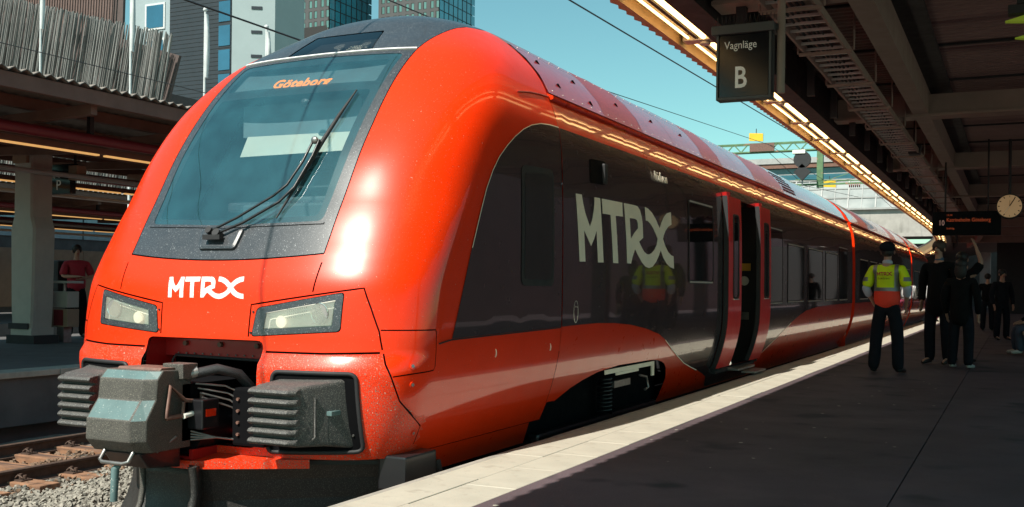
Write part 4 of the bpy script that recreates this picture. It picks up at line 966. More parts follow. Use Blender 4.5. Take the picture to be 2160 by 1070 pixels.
# ================================================================== left platform and its roof
mat("brown_beam", (.17, .085, .06), .7, var=.15)
mat("corrugated", (.20, .17, .145), .7, var=.2, vscale=4)
mat("pipe_red", (.17, .012, .018), .45, var=.1)
mat("pipe_white", (.42, .40, .38), .5)
mat("column_paint", (.40, .36, .32), .6, var=.08, streak=((.3, .26, .23), (3., 3., .4), .6, .8))
mat("panel_brown", (.30, .19, .13), .7, var=.12)
mat("glass_roof", (.35, .42, .45), .25, var=.15)
lp = struct(MB().box(-15.2, -7.05, -30, 70, .0, .729).box(-15.2, -7.25, -30, 70, -.35, .0).build("platform_left", "dark_concrete"))
c0 = MB().box(-7.45, -7.0, 0, 1.49, .66, .745).build("coping_stone", "coping", lp, bevel=.012); y = -6; c0.location = (0, y, 0)
while y < 40:
    y += 1.5; c = c0.copy(); COL.objects.link(c); c.parent = lp; c.location = (0, y, 0)
def left_canopy(x0, x1, y0_, y1_, label, near=True, z=4.9):
    t = thing("platform_canopy", label, "canopy", ((x0 + x1) / 2, (y0_ + y1_) / 2, .73), "canopies over the left platforms")
    rg = []; per = .20
    for i in range(int((y1_ - y0_) / per * 4)):
        y = y0_ + i * per / 4; zz = z + .028 * math.sin(i * math.pi / 2)
        rg.append([(x0, y, zz), ((x0 + x1) / 2, y, zz + .0), (x1, y, zz), (x1, y, zz + .015), ((x0 + x1) / 2, y, zz + .015), (x0, y, zz + .015)])
    MB().loft(rg).build("roof_sheet", "corrugated", t)
    for x in (x0 + .05, x1 - .15): MB().box(x, x + .10, y0_, y1_, z - .25, z - .04).build("fascia_beam", "brown_beam", t)
    for x in (x0 + 1.6, x0 + 3.6, x1 - 3.6, x1 - 1.6): MB().box(x - .06, x + .06, y0_, y1_, z - .22, z - .04).build("purlin", "brown_beam", t)
    for i, y in enumerate(np.arange(y0_ + 1.2, y1_, 2.6)):
        MB().bar((x0 + .2, y, z - .30), ((x0 + x1) / 2, y, z - .42), .12, .16).bar(((x0 + x1) / 2, y, z - .42), (x1 - .2, y, z - .30), .12, .16).build("rafter", "brown_beam", t)
        MB().box(x1 - 1.36, x1 - 1.28, y + .9, y + .98, z - .55, z - .2).build("hanger", "dark_beam", t)
    for x, zz, r, mm in ((x1 - 1.32, z - .57, .09, "pipe_red"), (x0 + 1.3, z - .57, .09, "pipe_red"), (x1 - 2.6, z - .62, .05, "brown_beam"), (x0 + 2.8, z - .75, .05, "pipe_white"), (x0 + .6, z - .95, .05, "pipe_white")):
        MB().cyl((x, y0_, zz), (x, y1_, zz), r, 10).build("pipe", mm, t)
    for x, zz in ((x1 - 1.82, z - .72), (x0 + 1.0, z - .78)):
        MB().box(x - .07, x + .07, y0_, y1_, zz, zz + .10).build("lamp_housing", "brown_beam", t)
        for y in np.arange(y0_ + .3, y1_ - 1, 2.6): MB().box(x - .03, x + .05, y, y + 2.45, zz - .03, zz - .003).build("light_tube", "tube_light_dim", t)
    return t
mat("tube_light_dim", (.9, .7, .4), .5, var=0, emis=(1., .52, .16), estr=.45)
left_canopy(-15.0, -7.2, -14, 46, "brown corrugated canopy with red pipe over the left platform")
left_canopy(-30.5, -21.5, -6, 46, "far brown canopy behind the left platform", False)
t = tag(MB().box(-31, -21.3, -20, 60, .0, .73).build("far_platform", "dark_concrete"), "low concrete far platform beyond the left tracks", "platform"); struct(t)
# concrete column
cl = thing("concrete_column", "thick pale concrete column with a wider base on the left platform", "column", (-12.6, 8.8, .73))
def colring(w_, z): return [(-12.72 - w_ * .62, 8.45, z), (-12.72 + w_ * .56, 8.45, z), (-12.72 + w_ * .62, 8.5, z), (-12.72 + w_ * .62, 8.95, z), (-12.72 - w_ * .62, 8.95, z)]
MB().loft([colring(.42, 1.05), colring(.47, 1.5), colring(.52, 2.9), colring(.52, 3.05), colring(.385, 3.28), colring(.37, 4.55)]).build("shaft", "column_paint", cl)
MB().box(-13.1, -12.3, 8.40, 9.0, .73, .90).build("base_plate", "dark_beam", cl); MB().box(-13.02, -12.42, 8.44, 8.97, .90, 1.05).build("plinth", "column_paint", cl); MB().box(-13.06, -12.5, 8.41, 8.44, 1.02, 1.14).build("kick_band", "dark_beam", cl)
MB().box(-12.95, -12.55, 8.38, 8.46, 4.35, 4.58).build("cable_box", "panel_brown", cl)
# beyond: other columns of the same row
for i, y in enumerate((20.8, 32.8)):
    c = dup(cl, (-12.6, y, .73), None, ["pale concrete column further down the left platform, half hidden by the train", "most distant pale concrete column on the left platform"][i])
# hanging P sign
sp2 = thing("hanging_sign", "black hanging sign with a white letter P behind the concrete column", "sign", (-12.95, 9.6, 3.8))
MB().box(-13.33, -12.66, 9.55, 9.7, 3.83, 4.30).box(-13.4, -12.6, 9.55, 9.7, 4.30, 4.46).build("sign_panel", "sign_black", sp2, bevel=.01)
text_part("sign_letter", "P", .30, "sign_white", sp2, (-13.08, 9.545, 3.92), (1, 0, 0), (0, 0, 1), .001); text_part("sign_text", "Vagnläge", .10, "sign_white", sp2, (-13.24, 9.545, 4.19), (1, 0, 0), (0, 0, 1), .001, xs=.9)
MB().cyl((-12.6, 9.62, 4.46), (-12.6, 9.62, 4.8), .03, 8).build("sign_rod", "dark_beam", sp2)
MB().box(-12.55, -12.3, 9.4, 9.65, 4.1, 4.4).build("loudspeaker_box", "panel_brown", sp2, bevel=.02)
# litter bin with a top, and a bench
bn = thing("litter_bin", "pale litter bin with red panel and a wide lid beside the column", "bin", (-12.45, 9.3, .73))
MB().box(-12.75, -12.18, 9.1, 9.5, 1.95, 2.0).build("lid", "pipe_white", bn); MB().box(-12.68, -12.25, 9.15, 9.45, 1.45, 1.78).build("upper_box", "column_paint", bn, bevel=.01); MB().box(-12.72, -12.24, 9.15, 9.45, 1.05, 1.42).build("lower_box", "panel_brown", bn, bevel=.01); MB().box(-12.62, -12.36, 9.138, 9.15, 1.08, 1.40).build("red_panel", "pipe_red", bn); MB().box(-12.6, -12.4, 9.2, 9.4, .73, 1.05).build("leg", "steel", bn); MB().cyl((-12.5, 9.3, 1.78), (-12.5, 9.3, 1.95), .03, 8).build("neck", "steel", bn)
# back wall of panels
bw = thing("station_building", "long brown panelled station wall behind the left platforms", "building", (-33, 15, .0))
MB().box(-33.6, -33, -25, 70, 0, 6.2).build("wall_core", "dark_concrete", bw)
p0 = MB().box(-33.0, -32.96, -20, -17.62, .9, 3.4).build("wall_panel", "panel_brown", bw, bevel=.01)
for k in range(1, 36):
    c = p0.copy(); COL.objects.link(c); c.parent = bw; c.location = (0, 2.4 * k, 0)
for k in range(36): MB().box(-32.98, -32.94, -20 + 2.4 * k, -17.7 + 2.4 * k, 3.9, 5.6).build("clerestory_pane", "glass_roof", bw)
bench = thing("bench", "low dark bench on the far platform with two people sitting", "bench", (-26.2, 22, .73))
MB().box(-26.7, -25.5, 19.5, 24.5, 1.12, 1.18).build("seat", "panel_brown", bench)
for y in (20, 24): MB().box(-26.5, -25.7, y - .05, y + .05, .73, 1.12).build("leg", "dark_beam", bench)
# ================================================================== town behind
mat("weave_slat", (.24, .235, .225), .6, var=.2, vscale=.7)
mat("weave_back", (.10, .075, .07), .8)
mat("weave_red", (.16, .10, .085), .7, var=.2)
mat("slate", (.016, .024, .033), .6, var=.12, vscale=.6)
mat("light_panel", (.33, .40, .41), .6, var=.04, vscale=.5)
mat("pale_clad", (.30, .36, .38), .6, var=.06)
mat("blue_glass", (.02, .10, .17), .08, coat=1., var=.2, vscale=.2)
mat("green_pane", (.10, .21, .19), .15, coat=.6, var=.25, vscale=.15)
mat("tower_stone", (.075, .077, .08), .8, var=.08, vscale=.2)
mat("tower_dark", (.020, .018, .018), .7)
mat("teal_glass", (.03, .24, .33), .06, coat=1., var=.35, vscale=.12)
mat("white_frame", (.58, .60, .60), .5)
wv = thing("slatted_building", "grey building wrapped in thin leaning slats at upper left", "building", (-38, 33, 0))
MB().box(-62, -33.5, 32.2, 44, 0, 11.6).build("core", "weave_back", wv)
MB().prism([(-64, 2), (-33.2, 2), (-31.0, 9.5), (-30.0, 12.6), (-36.5, 14.6), (-64, 20.5)], 'y', 30.75, 30.9).build("slat_backing", "weave_back", wv)
sl = MB(); r_ = random.Random(4); n = 640
for i in range(n):
    f = i / n; xt = -58 + f * 28.4 + r_.uniform(-.03, .03); top = 13.35 + (1 - f) * 28.4 * .262 + r_.uniform(-.10, .08); yb = 30.35 + r_.uniform(-.22, .25)
    lean = .30 + r_.uniform(-.018, .018); z0 = 5.
    sl.bar((xt - lean * (top - z0), yb + .25, z0), (xt, yb - .55, top), r_.uniform(.018, .034), .05)
stuff(sl.build("slats", "weave_slat", wv))
MB().prism([(-66, 6), (-36.4, 6), (-35.6, 14), (-35.4, 22), (-66, 22)], 'y', 32.6, 32.75).build("upper_backing", "weave_back", wv)
s2 = MB()
for i in range(150):
    f = i / 150; xb = -64 + f * 28.5; s2.bar((xb - .8, 32.4, 9), (xb, 32.3, 21.5), .07, .06)
stuff(s2.build("upper_slats", "weave_red", wv))
# flagpoles
def flagpole(x, y, z1, label, furl):
    f = thing("flagpole", label, "flagpole", (x, y, .0), "white flagpoles behind the left canopy")
    MB().tube([(x, y, 0), (x, y, z1)], [.05, .032], 10).build("pole", "white_frame", f); MB().sphere((x, y, z1 + .05), .07, 8, 5).build("finial", "white_frame", f)
    rg = []
    for k in range(10):
        t_ = k / 9; z = z1 - .1 - furl * t_; w_ = .02 + .055 * math.sin(t_ * 2.9) * (1 - .3 * t_); rg.append([(x + .06 + w_ * .5 + w_ * math.cos(a) * (1 + .25 * math.sin(3 * a + k)), y + .12 * math.sin(a) * (.5 + w_), z) for a in np.linspace(0, 6.28, 11)[:-1]])
    MB().loft(rg, smooth=True).build("flag", "white_frame", f)
flagpole(-23.82, 18, 12.6, "leftmost white flagpole behind the left canopy", 2.2)
flagpole(-19.79, 18, 11.9, "white flagpole with furled flag in front of the slatted building's right half", 2.6)
flagpole(-16.77, 18, 10.15, "white flagpole in front of the dark slate building", 1.9)
flagpole(-14.45, 18, 9.40, "shortest white flagpole in front of the pale facade, next to the windscreen", 1.1)
# slate building with a pale side
sb_ = thing("office_building", "dark slate office block with a pale side wall and blue windows", "building", (-103, 118, 0))
MB().box(-108.9, -97.16, 111.06, 121.5, 0, 62).build("slate_wall", "slate", sb_)
MB().prism([(-97.14, 111.2), (-91.99, 114.5), (-91.99, 121.4), (-97.14, 121.4)], "z", 0, 62).build("pale_wall", "light_panel", sb_)
MB().box(-117.5, -108.92, 111.5, 121.5, 0, 62).build("clad_wall", "pale_clad", sb_)
for k in range(8):
    z = 29.4 + 3.53 * k; MB().box(-99.4, -97.3, 110.98, 111.05, z, z + 2.95).build("window", "blue_glass", sb_)
for k in range(4):
    z = 38.3 + 3.5 * k - 3.5 * 1; 
    MB().bar((-94.80, 112.66, z + .2), (-93.52, 113.48, z + .2), .12, .42).build("slot_vent", "slate", sb_)
for k in range(5):
    z = 29.5 + 5.35 * k
    w_ = MB().box(-114.2, -110.2, 111.35, 111.49, z, z + 4.0).build("window", "white_frame", sb_); MB().box(-113.85, -110.5, 111.3, 111.345, z + .3, z + 3.7).build("pane", "blue_glass", w_)
jn = MB()
for k in range(60): jn.box(-97.16 - 11.7, -97.2, 111.02, 111.055, 25 + .62 * k, 25.03 + .62 * k)
stuff(jn.build("slate_courses", "tower_dark", sb_))
# towers
def tower(xc, yc, wx, wy, label, gl_rows):
    t_ = thing("tower_block", label, "building", (xc - wx / 2, yc + wy / 2, 0))
    MB().box(xc - wx, xc, yc, yc + wy, 0, 124).build("tower_core", "tower_stone", t_); MB().box(xc + .02, xc + .12, yc + .1, yc + wy, 0, 124).build("glass_backing", "tower_dark", t_)
    fl = 3.62; z = 70.6; row = 0
    while z < 112:
        x = xc - wx + 1.2
        while x < xc - 1.8:
            for dx_ in (0, 2.1):
                w_ = MB().box(x + dx_, x + dx_ + 1.35, yc - .05, yc - .01, z, z + 2.55).build("window", "tower_dark", t_); MB().box(x + dx_ + .42, x + dx_ + 1.33, yc - .08, yc - .052, z + .05, z + 2.3).build("pane", "green_pane", w_)
            x += 4.9
        y = yc + .3
        while y < yc + wy - 1:
            MB().box(xc + .12, xc + .22, y + .35, y + 2.9, z - .55, z + 2.75).build("glass_panel", "teal_glass", t_); y += 3.2
        z += fl
    return t_
tower(-204.18, 281.44, 24, 24, "stone and blue glass tower left of the train's roof", 6)
tower(-170.8, 297.6, 24, 24, "stone and blue glass tower just behind the train's red shoulder", 6)
MB().box(-228.4, -204.7, 281.30, 281.42, 60, 89.5).build("dark_podium_wall", "tower_dark", [o for o in bpy.data.objects if o.name.startswith("tower_block")][0])
# ================================================================== footbridge, portal, wires
mat("bridge_frame", (.34, .34, .33), .6)
mat("bridge_glass", (.07, .11, .11), .45, coat=.0, var=.2, vscale=.3)
mat("bridge_teal", (.03, .12, .16), .2, coat=.5, var=.1)
mat("portal_green", (.10, .19, .09), .6, var=.25, vscale=4, speck=[((.30, .16, .10), 2.2, .62, .66)])
mat("marker_yellow", (.78, .46, .02), .5, var=.1)
mat("wire", (.03, .03, .032), .5)
mat("insulator", (.16, .04, .03), .4)
fb = thing("footbridge", "concrete and glass footbridge crossing the tracks beyond the train", "bridge", (-8, 86, 0))
MB().box(-40, 14, 84, 90, 6.5, 8.75).build("concrete_parapet", "concrete", fb); MB().box(-40, 14, 83.8, 84.0, 6.45, 6.75).build("lower_ledge", "concrete", fb); MB().box(-40, 14, 83.7, 84, 8.7, 8.85).build("upper_ledge", "bridge_frame", fb)
for k in range(24):
    x = -36 + k * 2.2
    MB().add([(x, 83.95, 8.86), (x + 2.1, 83.95, 8.86), (x + 2.1, 85.2, 11.3), (x, 85.2, 11.3)], [(0, 1, 2, 3)]).build("glazing_pane", "bridge_glass", fb, fix=False)
    MB().bar((x - .05, 83.93, 8.86), (x - .05, 85.18, 11.35), .10, .10).build("mullion", "bridge_frame", fb)
MB().bar((-38, 84.35, 9.75), (14, 84.35, 9.75), .08, .10).build("transom", "bridge_frame", fb)
MB().bar((-38, 84.78, 10.55), (14, 84.78, 10.55), .05, .06).build("transom", "bridge_frame", fb)
for k in range(24): MB().bar((-34.95 + k * 2.2, 83.93, 8.86), (-34.95 + k * 2.2, 85.18, 11.35), .05, .06).build("glazing_bar", "bridge_frame", fb)
MB().box(-40, 14, 85.1, 85.4, 11.3, 11.45).build("glazing_head", "bridge_frame", fb); MB().box(-40, 14, 86.4, 90, 11.4, 12.6).build("upper_storey", "bridge_teal", fb); MB().box(-40, 14, 86, 90.2, 12.62, 13.0).build("bridge_roof", "brown_beam", fb); MB().box(-40, 14, 85.9, 90.3, 13.02, 13.5).build("roof_edge", "bridge_frame", fb)
for x in (-16, 3): MB().box(x - .4, x + .4, 85.5, 87, -.3, 6.5).build("bridge_pier", "concrete", fb)
MB().box(-40, 14, 85.0, 85.06, 11.9, 11.96).build("handrail", "bridge_frame", fb)
pt = thing("catenary_portal", "green steel catenary portal with lamps above the train", "gantry", (-3.3, 45, 0))
MB().box(-20, -2.9, 44.95, 45.02, 9.10, 9.16).box(-20, -2.9, 44.95, 45.02, 8.70, 8.76).box(-20, -2.9, 45.35, 45.42, 9.10, 9.16).box(-20, -2.9, 45.35, 45.42, 8.70, 8.76).build("cross_girder", "portal_green", pt)
lat = MB()
for k in range(24):
    x = -20 + k * .72; lat.bar((x, 44.985, 8.73), (x + .36, 44.985, 9.13), .05, .05).bar((x + .36, 44.985, 9.13), (x + .72, 44.985, 8.73), .05, .05)
lat.build("lattice", "portal_green", pt)
MB().box(-6.6, -5.4, 44.90, 44.94, 8.74, 9.14).build("girder_plate", "rust_metal", pt)
MB().box(-3.40, -3.12, 45.0, 45.28, 6.9, 9.2).build("drop_post", "portal_green", pt); MB().box(-20.2, -19.8, 45.0, 45.4, -.3, 9.2).build("mast", "portal_green", pt)
MB().bar((-5.6, 45, 7.05), (-1.0, 45, 7.05), .07, .09).bar((-4.4, 45, 7.3), (-.2, 45, 7.12), .05, .05).bar((-3.3, 45, 7.1), (-.5, 45, 8.0), .03, .03).build("cantilever_arm", "portal_green", pt)
for k in range(6): MB().cyl((-1.9 + .09 * k, 45, 6.95), (-1.86 + .09 * k, 45, 6.95), .10, 8).build("insulator", "insulator", pt)
sgn = thing("signal_lamp", "round dark signal disc with a lamp head above, under the green portal", "signal", (-3.9, 44, 7.3))
MB().box(-4.35, -3.75, 43.9, 44.2, 8.42, 8.60).build("lamp_head", "lamp_white", sgn, bevel=.03); MB().cyl((-3.9, 43.95, 8.15), (-3.9, 44.1, 8.15), .40, 20).build("disc", "rubber", sgn); MB().prism([(-3.9, 7.95), (-3.5, 7.55), (-3.9, 7.15), (-4.3, 7.55)], 'y', 43.95, 44.1).build("diamond_plate", "rubber", sgn); MB().cyl((-3.9, 44.1, 6.9), (-3.9, 44.1, 8.7), .04, 6).build("stem", "steel", sgn)
for (x, y, z, lab) in ((-6.08, 44, 9.30, "yellow marker hanging on a wire above the green portal's left end"), (-3.9, 52, 7.75, "yellow marker hanging in front of the footbridge glazing")):
    k_ = thing("wire_marker", lab, "marker", (x, y, z), "yellow wire markers"); MB().prism([(x - .33, z - .15), (x + .33, z - .2), (x + .33, z + .17), (x - .33, z + .22)], 'y', y - .04, y + .04).build("plate", "marker_yellow", k_); MB().cyl((x, y, z + .2), (x, y, z + .42), .02, 5).build("clip", "wire", k_)
def wire(pts, r, label, sag=0.):
    P = [Vector(p) for p in pts]; out = []
    for a, b_ in zip(P[:-1], P[1:]):
        for k in range(12):
            t_ = k / 12; q = a.lerp(b_, t_); q.z -= sag * 4 * t_ * (1 - t_); out.append(q)
    out.append(P[-1]); o = MB().tube(out, r, 5).build("overhead_wire", "wire"); tag(o, label, "wire", "overhead wires")
wire([(-.2, -30, 5.83), (-.2, 6.8, 5.83), (-.2, 24.2, 6.25), (-.4, 45, 6.75)], .012, "contact wire running down to the right above the train roof")
wire([(-5.1, -12, 6.6), (-5.1, 20.8, 7.45), (-5.4, 45, 8.95)], .012, "thin wire low in the sky just above the train's roof panels")
wire([(-5.45, -20, 5.95), (-5.43, 5.2, 6.0), (-5.4, 30, 6.0), (-6, 60, 6.4)], .016, "wire crossing in front of the slate building down to the windscreen")
wire([(-12.2, -20, 6.5), (-12.15, 7.4, 6.5), (-12.1, 30, 6.5)], .010, "thin wire crossing in front of the slatted building")
wire([(-3.3, 45, 9.1), (-1.5, 60, 7.0), (-2, 84, 8.6)], .012, "wire from the portal towards the footbridge")
wire([(-6, 45, 9.0), (-4.5, 48, 7.3), (-2.4, 52, 7.0)], .012, "slanting wire under the green portal")
wire([(-5.5, 44, 8.95), (-3.0, 45, 7.2)], .012, "steep tie wire beside the signal disc")
wire([(-6.5, 47, 6.8), (-1.0, 50, 8.0)], .012, "stay wire rising to the right under the portal")

far = thing("far_hall", "dark hall closing the view under the footbridge", "building", (0, 100, 0))
MB().box(-45, 20, 96, 97, -.3, 6.4).build("wall", "dark_concrete", far)
# ================================================================== people
mat("skin", (.42, .22, .15), .5, var=.06); mat("hair_dark", (.015, .012, .011), .6); mat("hair_brown", (.05, .03, .02), .6)
mat("cloth_navy", (.008, .009, .014), .9, spec=.2); mat("cloth_black", (.004, .004, .005), .9, spec=.2); mat("cloth_grey", (.10, .10, .11), .85); mat("cloth_white", (.62, .62, .62), .8); mat("cloth_red", (.35, .015, .03), .8); mat("cloth_blue", (.05, .10, .17), .8); mat("denim", (.04, .055, .085), .85); mat("shirt_pale", (.45, .48, .58), .8); mat("cloth_pink", (.45, .06, .16), .8); mat("shoe_dark", (.01, .01, .01), .4); mat("shoe_pale", (.42, .40, .37), .6); mat("hivis", (.66, .82, .0), .7, var=.08); mat("hivis_red", (.90, .05, .02), .7); mat("reflective", (.20, .19, .19), .35, metal=.3); mat("logo_red", (.45, .01, .03), .6); mat("bag", (.02, .02, .022), .7)
def skinned(nodes, edges, sub=1):
    """nodes: list of (pos, (rx, ry)); grows one continuous surface"""
    me = bpy.data.meshes.new("grow"); me.from_pydata([n[0] for n in nodes], edges, []); o = bpy.data.objects.new("grow", me); COL.objects.link(o)
    md = o.modifiers.new("s", 'SKIN'); md.branch_smoothing = .6; md.use_smooth_shade = True
    for v, nn in zip(me.skin_vertices[0].data, nodes): v.radius = nn[1]
    me.skin_vertices[0].data[0].use_root = True
    sm = o.modifiers.new("u", 'SUBSURF'); sm.levels = sub; sm.render_levels = sub
    dg = bpy.context.evaluated_depsgraph_get(); r = bpy.data.meshes.new_from_object(o.evaluated_get(dg)); bpy.data.objects.remove(o); bpy.data.meshes.remove(me)
    return r
STAND = dict(pelvis=(0, 0, .95), waist=(0, .0, 1.12), chest=(0, .01, 1.33), nb=(0, .015, 1.47), neck=(0, .0, 1.55), head=(0, -.015, 1.66), top=(0, 0, 1.75),
             sL=(-.19, .01, 1.43), eL=(-.27, .03, 1.14), wL=(-.25, -.06, .90), sR=(.19, .01, 1.43), eR=(.27, .03, 1.14), wR=(.25, -.06, .90),
             hL=(-.10, 0, .91), kL=(-.12, -.015, .50), aL=(-.13, .03, .09), tL=(-.15, -.17, .035), hR=(.10, 0, .91), kR=(.12, -.015, .50), aR=(.13, .03, .09), tR=(.15, -.17, .035))
SIT = dict(STAND); 
for k_, v_ in dict(pelvis=(0, 0, .50), waist=(0, .02, .68), chest=(0, -.02, .90), nb=(0, -.03, 1.04), neck=(0, -.06, 1.12), head=(0, -.10, 1.22), top=(0, -.09, 1.31), sL=(-.19, -.02, 1.0), eL=(-.25, -.08, .72), wL=(-.16, -.32, .62), sR=(.19, -.02, 1.0), eR=(.25, -.08, .72), wR=(.16, -.32, .62), hL=(-.1, -.02, .48), kL=(-.13, -.45, .48), aL=(-.13, -.40, .09), tL=(-.14, -.58, .035), hR=(.1, -.02, .48), kR=(.13, -.45, .48), aR=(.13, -.40, .09), tR=(.14, -.58, .035)).items(): SIT[k_] = v_
def person(label, loc, rz, h=1.8, pose=None, base=STAND, trousers="cloth_navy", top="cloth_black", sleeves=True, hair="hair_dark", shoes="shoe_dark", coat=None, long_hair=False, cap=None, collar=None, sub=1):
    J = dict(base); J.update(pose or {}); s = h / 1.78
    P = {k: Vector(v) * s for k, v in J.items()}
    root = thing("person", label, "person", loc, None, rz); OFF[root] = Vector((0, 0, 0))
    R = lambda a, b=None: (a * s, (b if b is not None else a) * s)
    N = []; E_ = []; ix = {}
    def nd(k, p, r): ix[k] = len(N); N.append((tuple(p), r)); return ix[k]
    for k, r in (("pelvis", R(.115, .09)), ("waist", R(.10, .08)), ("chest", R(.125, .09)), ("nb", R(.075, .07)), ("neck", R(.052)), ("head", R(.078, .095)), ("top", R(.066, .08))): nd(k, P[k], r)
    for a, b in (("pelvis", "waist"), ("waist", "chest"), ("chest", "nb"), ("nb", "neck"), ("neck", "head"), ("head", "top")): E_.append((ix[a], ix[b]))
    fdir = Vector((0, -1, 0))
    nd("nose", P["head"] + Vector((0, -.108, -.005)) * s, R(.014)); E_.append((ix["head"], ix["nose"]))
    for sd in "LR":
        nd("s" + sd, P["s" + sd], R(.062)); nd("e" + sd, P["e" + sd], R(.043)); nd("w" + sd, P["w" + sd], R(.028, .03))
        d = (P["w" + sd] - P["e" + sd]).normalized(); side = d.cross(fdir).normalized() if abs(d.dot(fdir)) < .95 else Vector((1, 0, 0)); nd("p" + sd, P["w" + sd] + d * .065 * s, R(.034, .02))
        E_ += [(ix["chest"], ix["s" + sd]), (ix["s" + sd], ix["e" + sd]), (ix["e" + sd], ix["w" + sd]), (ix["w" + sd], ix["p" + sd])]
        for q in range(4):
            o_ = (q - 1.5) * .019; L = (.075, .085, .08, .062)[q]; b0 = P["w" + sd] + d * .09 * s + fdir * o_ * s
            a_ = nd(f"f{sd}{q}", b0, R(.010)); b_ = nd(f"g{sd}{q}", b0 + (d * L * .55) * s, R(.009)); c_ = nd(f"i{sd}{q}", b0 + (d * L * .9 + side * .02) * s, R(.007)); E_ += [(ix["p" + sd], a_), (a_, b_), (b_, c_)]
        b0 = P["w" + sd] + d * .03 * s + fdir * .035 * s; a_ = nd("th" + sd, b0, R(.012)); b_ = nd("ti" + sd, b0 + (d * .05 + fdir * .02) * s, R(.009)); E_ += [(ix["w" + sd], a_), (a_, b_)]
        nd("h" + sd, P["h" + sd], R(.07)); nd("k" + sd, P["k" + sd], R(.048)); nd("a" + sd, P["a" + sd], R(.034)); nd("t" + sd, P["t" + sd], R(.038, .025))
        E_ += [(ix["pelvis"], ix["h" + sd]), (ix["h" + sd], ix["k" + sd]), (ix["k" + sd], ix["a" + sd]), (ix["a" + sd], ix["t" + sd])]
    me = skinned(N, E_, sub); me.materials.clear(); me.materials.append(MATS["skin"]); me.name = "body"; body = link("body", me, root)
    def garment(name, nodes, edges, material, par=root):
        g = skinned([(tuple(p), r) for p, r in nodes], edges, sub); g.materials.clear(); g.materials.append(MATS[material]); g.name = name; return link(name, g, par)
    # trousers
    nn = [(P["waist"] + Vector((0, 0, .0)) * s, R(.155, .125)), (P["pelvis"] - Vector((0, 0, .03)) * s, R(.165, .14))]; ee = [(0, 1)]
    for sd in "LR":
        k = len(nn); kn = P["k" + sd]; an = P["a" + sd]; nn += [(P["h" + sd] - Vector((0, 0, .06)) * s if base is STAND else P["h" + sd], R(.105)), (kn, R(.085, .09)), (an - Vector((0, 0, .055)) * s, R(.075, .082))]; ee += [(1, k), (k, k + 1), (k + 1, k + 2)]
    garment("trousers", nn, ee, trousers)
    nn = [(P["pelvis"] + Vector((0, 0, -.10 if not coat else -.28)) * s, R(.20, .165)), (P["waist"], R(.188, .15)), (P["chest"], R(.19, .145)), (P["chest"].lerp(P["nb"], .62), R(.165, .125)), (P["nb"].lerp(P["neck"], .45), R(.082, .080))]; ee = [(0, 1), (1, 2), (2, 3), (3, 4)]
    for sd in "LR":
        k = len(nn); el = P["e" + sd]; nn += [(P["s" + sd] + Vector((0, 0, .0)) * s, R(.080)), (P["s" + sd].lerp(el, 1.0 if not sleeves else .72), R(.086 if not sleeves else .075))]; ee += [(3, k), (k, k + 1)]
        if sleeves: nn += [(el, R(.068)), (P["e" + sd].lerp(P["w" + sd], 1.05), R(.054))]; ee += [(k + 1, k + 2), (k + 2, k + 3)]
    tp = garment("jacket" if sleeves else "shirt", nn, ee, coat or top)
    for sd in "LR":
        a, t_ = P["a" + sd], P["t" + sd]; m_ = a.lerp(t_, .5); garment("shoe", [(a + (a - t_).normalized() * .04 * s - Vector((0, 0, .035)) * s, R(.048, .045)), (m_ - Vector((0, 0, .01)) * s, R(.05, .04)), (t_, R(.044, .03))], [(0, 1), (1, 2)], shoes)
    hd = P["head"]; tpv = P["top"]; up_ = (tpv - hd).normalized()
    hm = MB(); c = hd + up_ * .045 * s + Vector((0, .018, 0)) * s
    if cap:
        hm.sphere(c + up_ * .02 * s, .112 * s, 14, 8, 0, (.95, 1.08, .75)); hm.box(-.07 * s + c.x, .07 * s + c.x, c.y - .20 * s, c.y - .08 * s, c.z + .015 * s, c.z + .03 * s); hm.build("cap", cap, root)
        hb_ = MB().sphere(hd + Vector((0, .03, .0)) * s, .092 * s, 12, 8, 0, (.93, .95, .8)); hb_.build("hair", hair, root)
    else:
        hm.sphere(c, .100 * s, 14, 8, 0, (.98, 1.12, .98))
        if long_hair: hm.sphere(hd + Vector((0, .06, -.06)) * s, .10 * s, 12, 8, 0, (1.0, .75, 1.5))
        hm.build("hair", hair, root)
    for sd in (-1, 1):
        MB().sphere(hd + Vector((sd * .088, .005, -.005)) * s, .022 * s, 8, 6, 0, (.4, .8, 1.3)).build("ear", "skin", root)
        MB().sphere(hd + Vector((sd * .032, -.092, .018)) * s, .012 * s, 8, 5, 0, (1.2, .6, .7)).build("eye", "shoe_dark", root)
    MB().sphere(hd + Vector((0, -.092, -.05)) * s, .022 * s, 8, 5, 0, (1.2, .4, .25)).build("mouth", "cloth_red", root)
    if collar: garment("collar", [(P["nb"] + Vector((0, 0, .0)) * s, R(.09, .088)), (P["neck"] + Vector((0, 0, .02)) * s, R(.072, .074))], [(0, 1)], collar)
    return root, P, s, tp
# guard in a high-visibility vest, back to the camera, hands at his waist
gp = dict( eL=(-.275, .04, 1.16), wL=(-.22, -.13, .97), eR=(.275, .04, 1.16), wR=(.22, -.13, .97), aL=(-.16, .03, .09), kL=(-.14, -.01, .5), aR=(.17, .03, .09), kR=(.14, -.01, .5), tL=(-.20, -.16, .035), tR=(.20, -.16, .035))
GX, GY = 3.46, 10.7
g_, P_, s_, tp_ = person("guard in yellow high-visibility vest and dark cap standing with his back turned", (GX, GY, .73), math.radians(172), 1.98, gp, top="hivis", sleeves=False, cap="cloth_navy", collar="shirt_pale", sub=2)
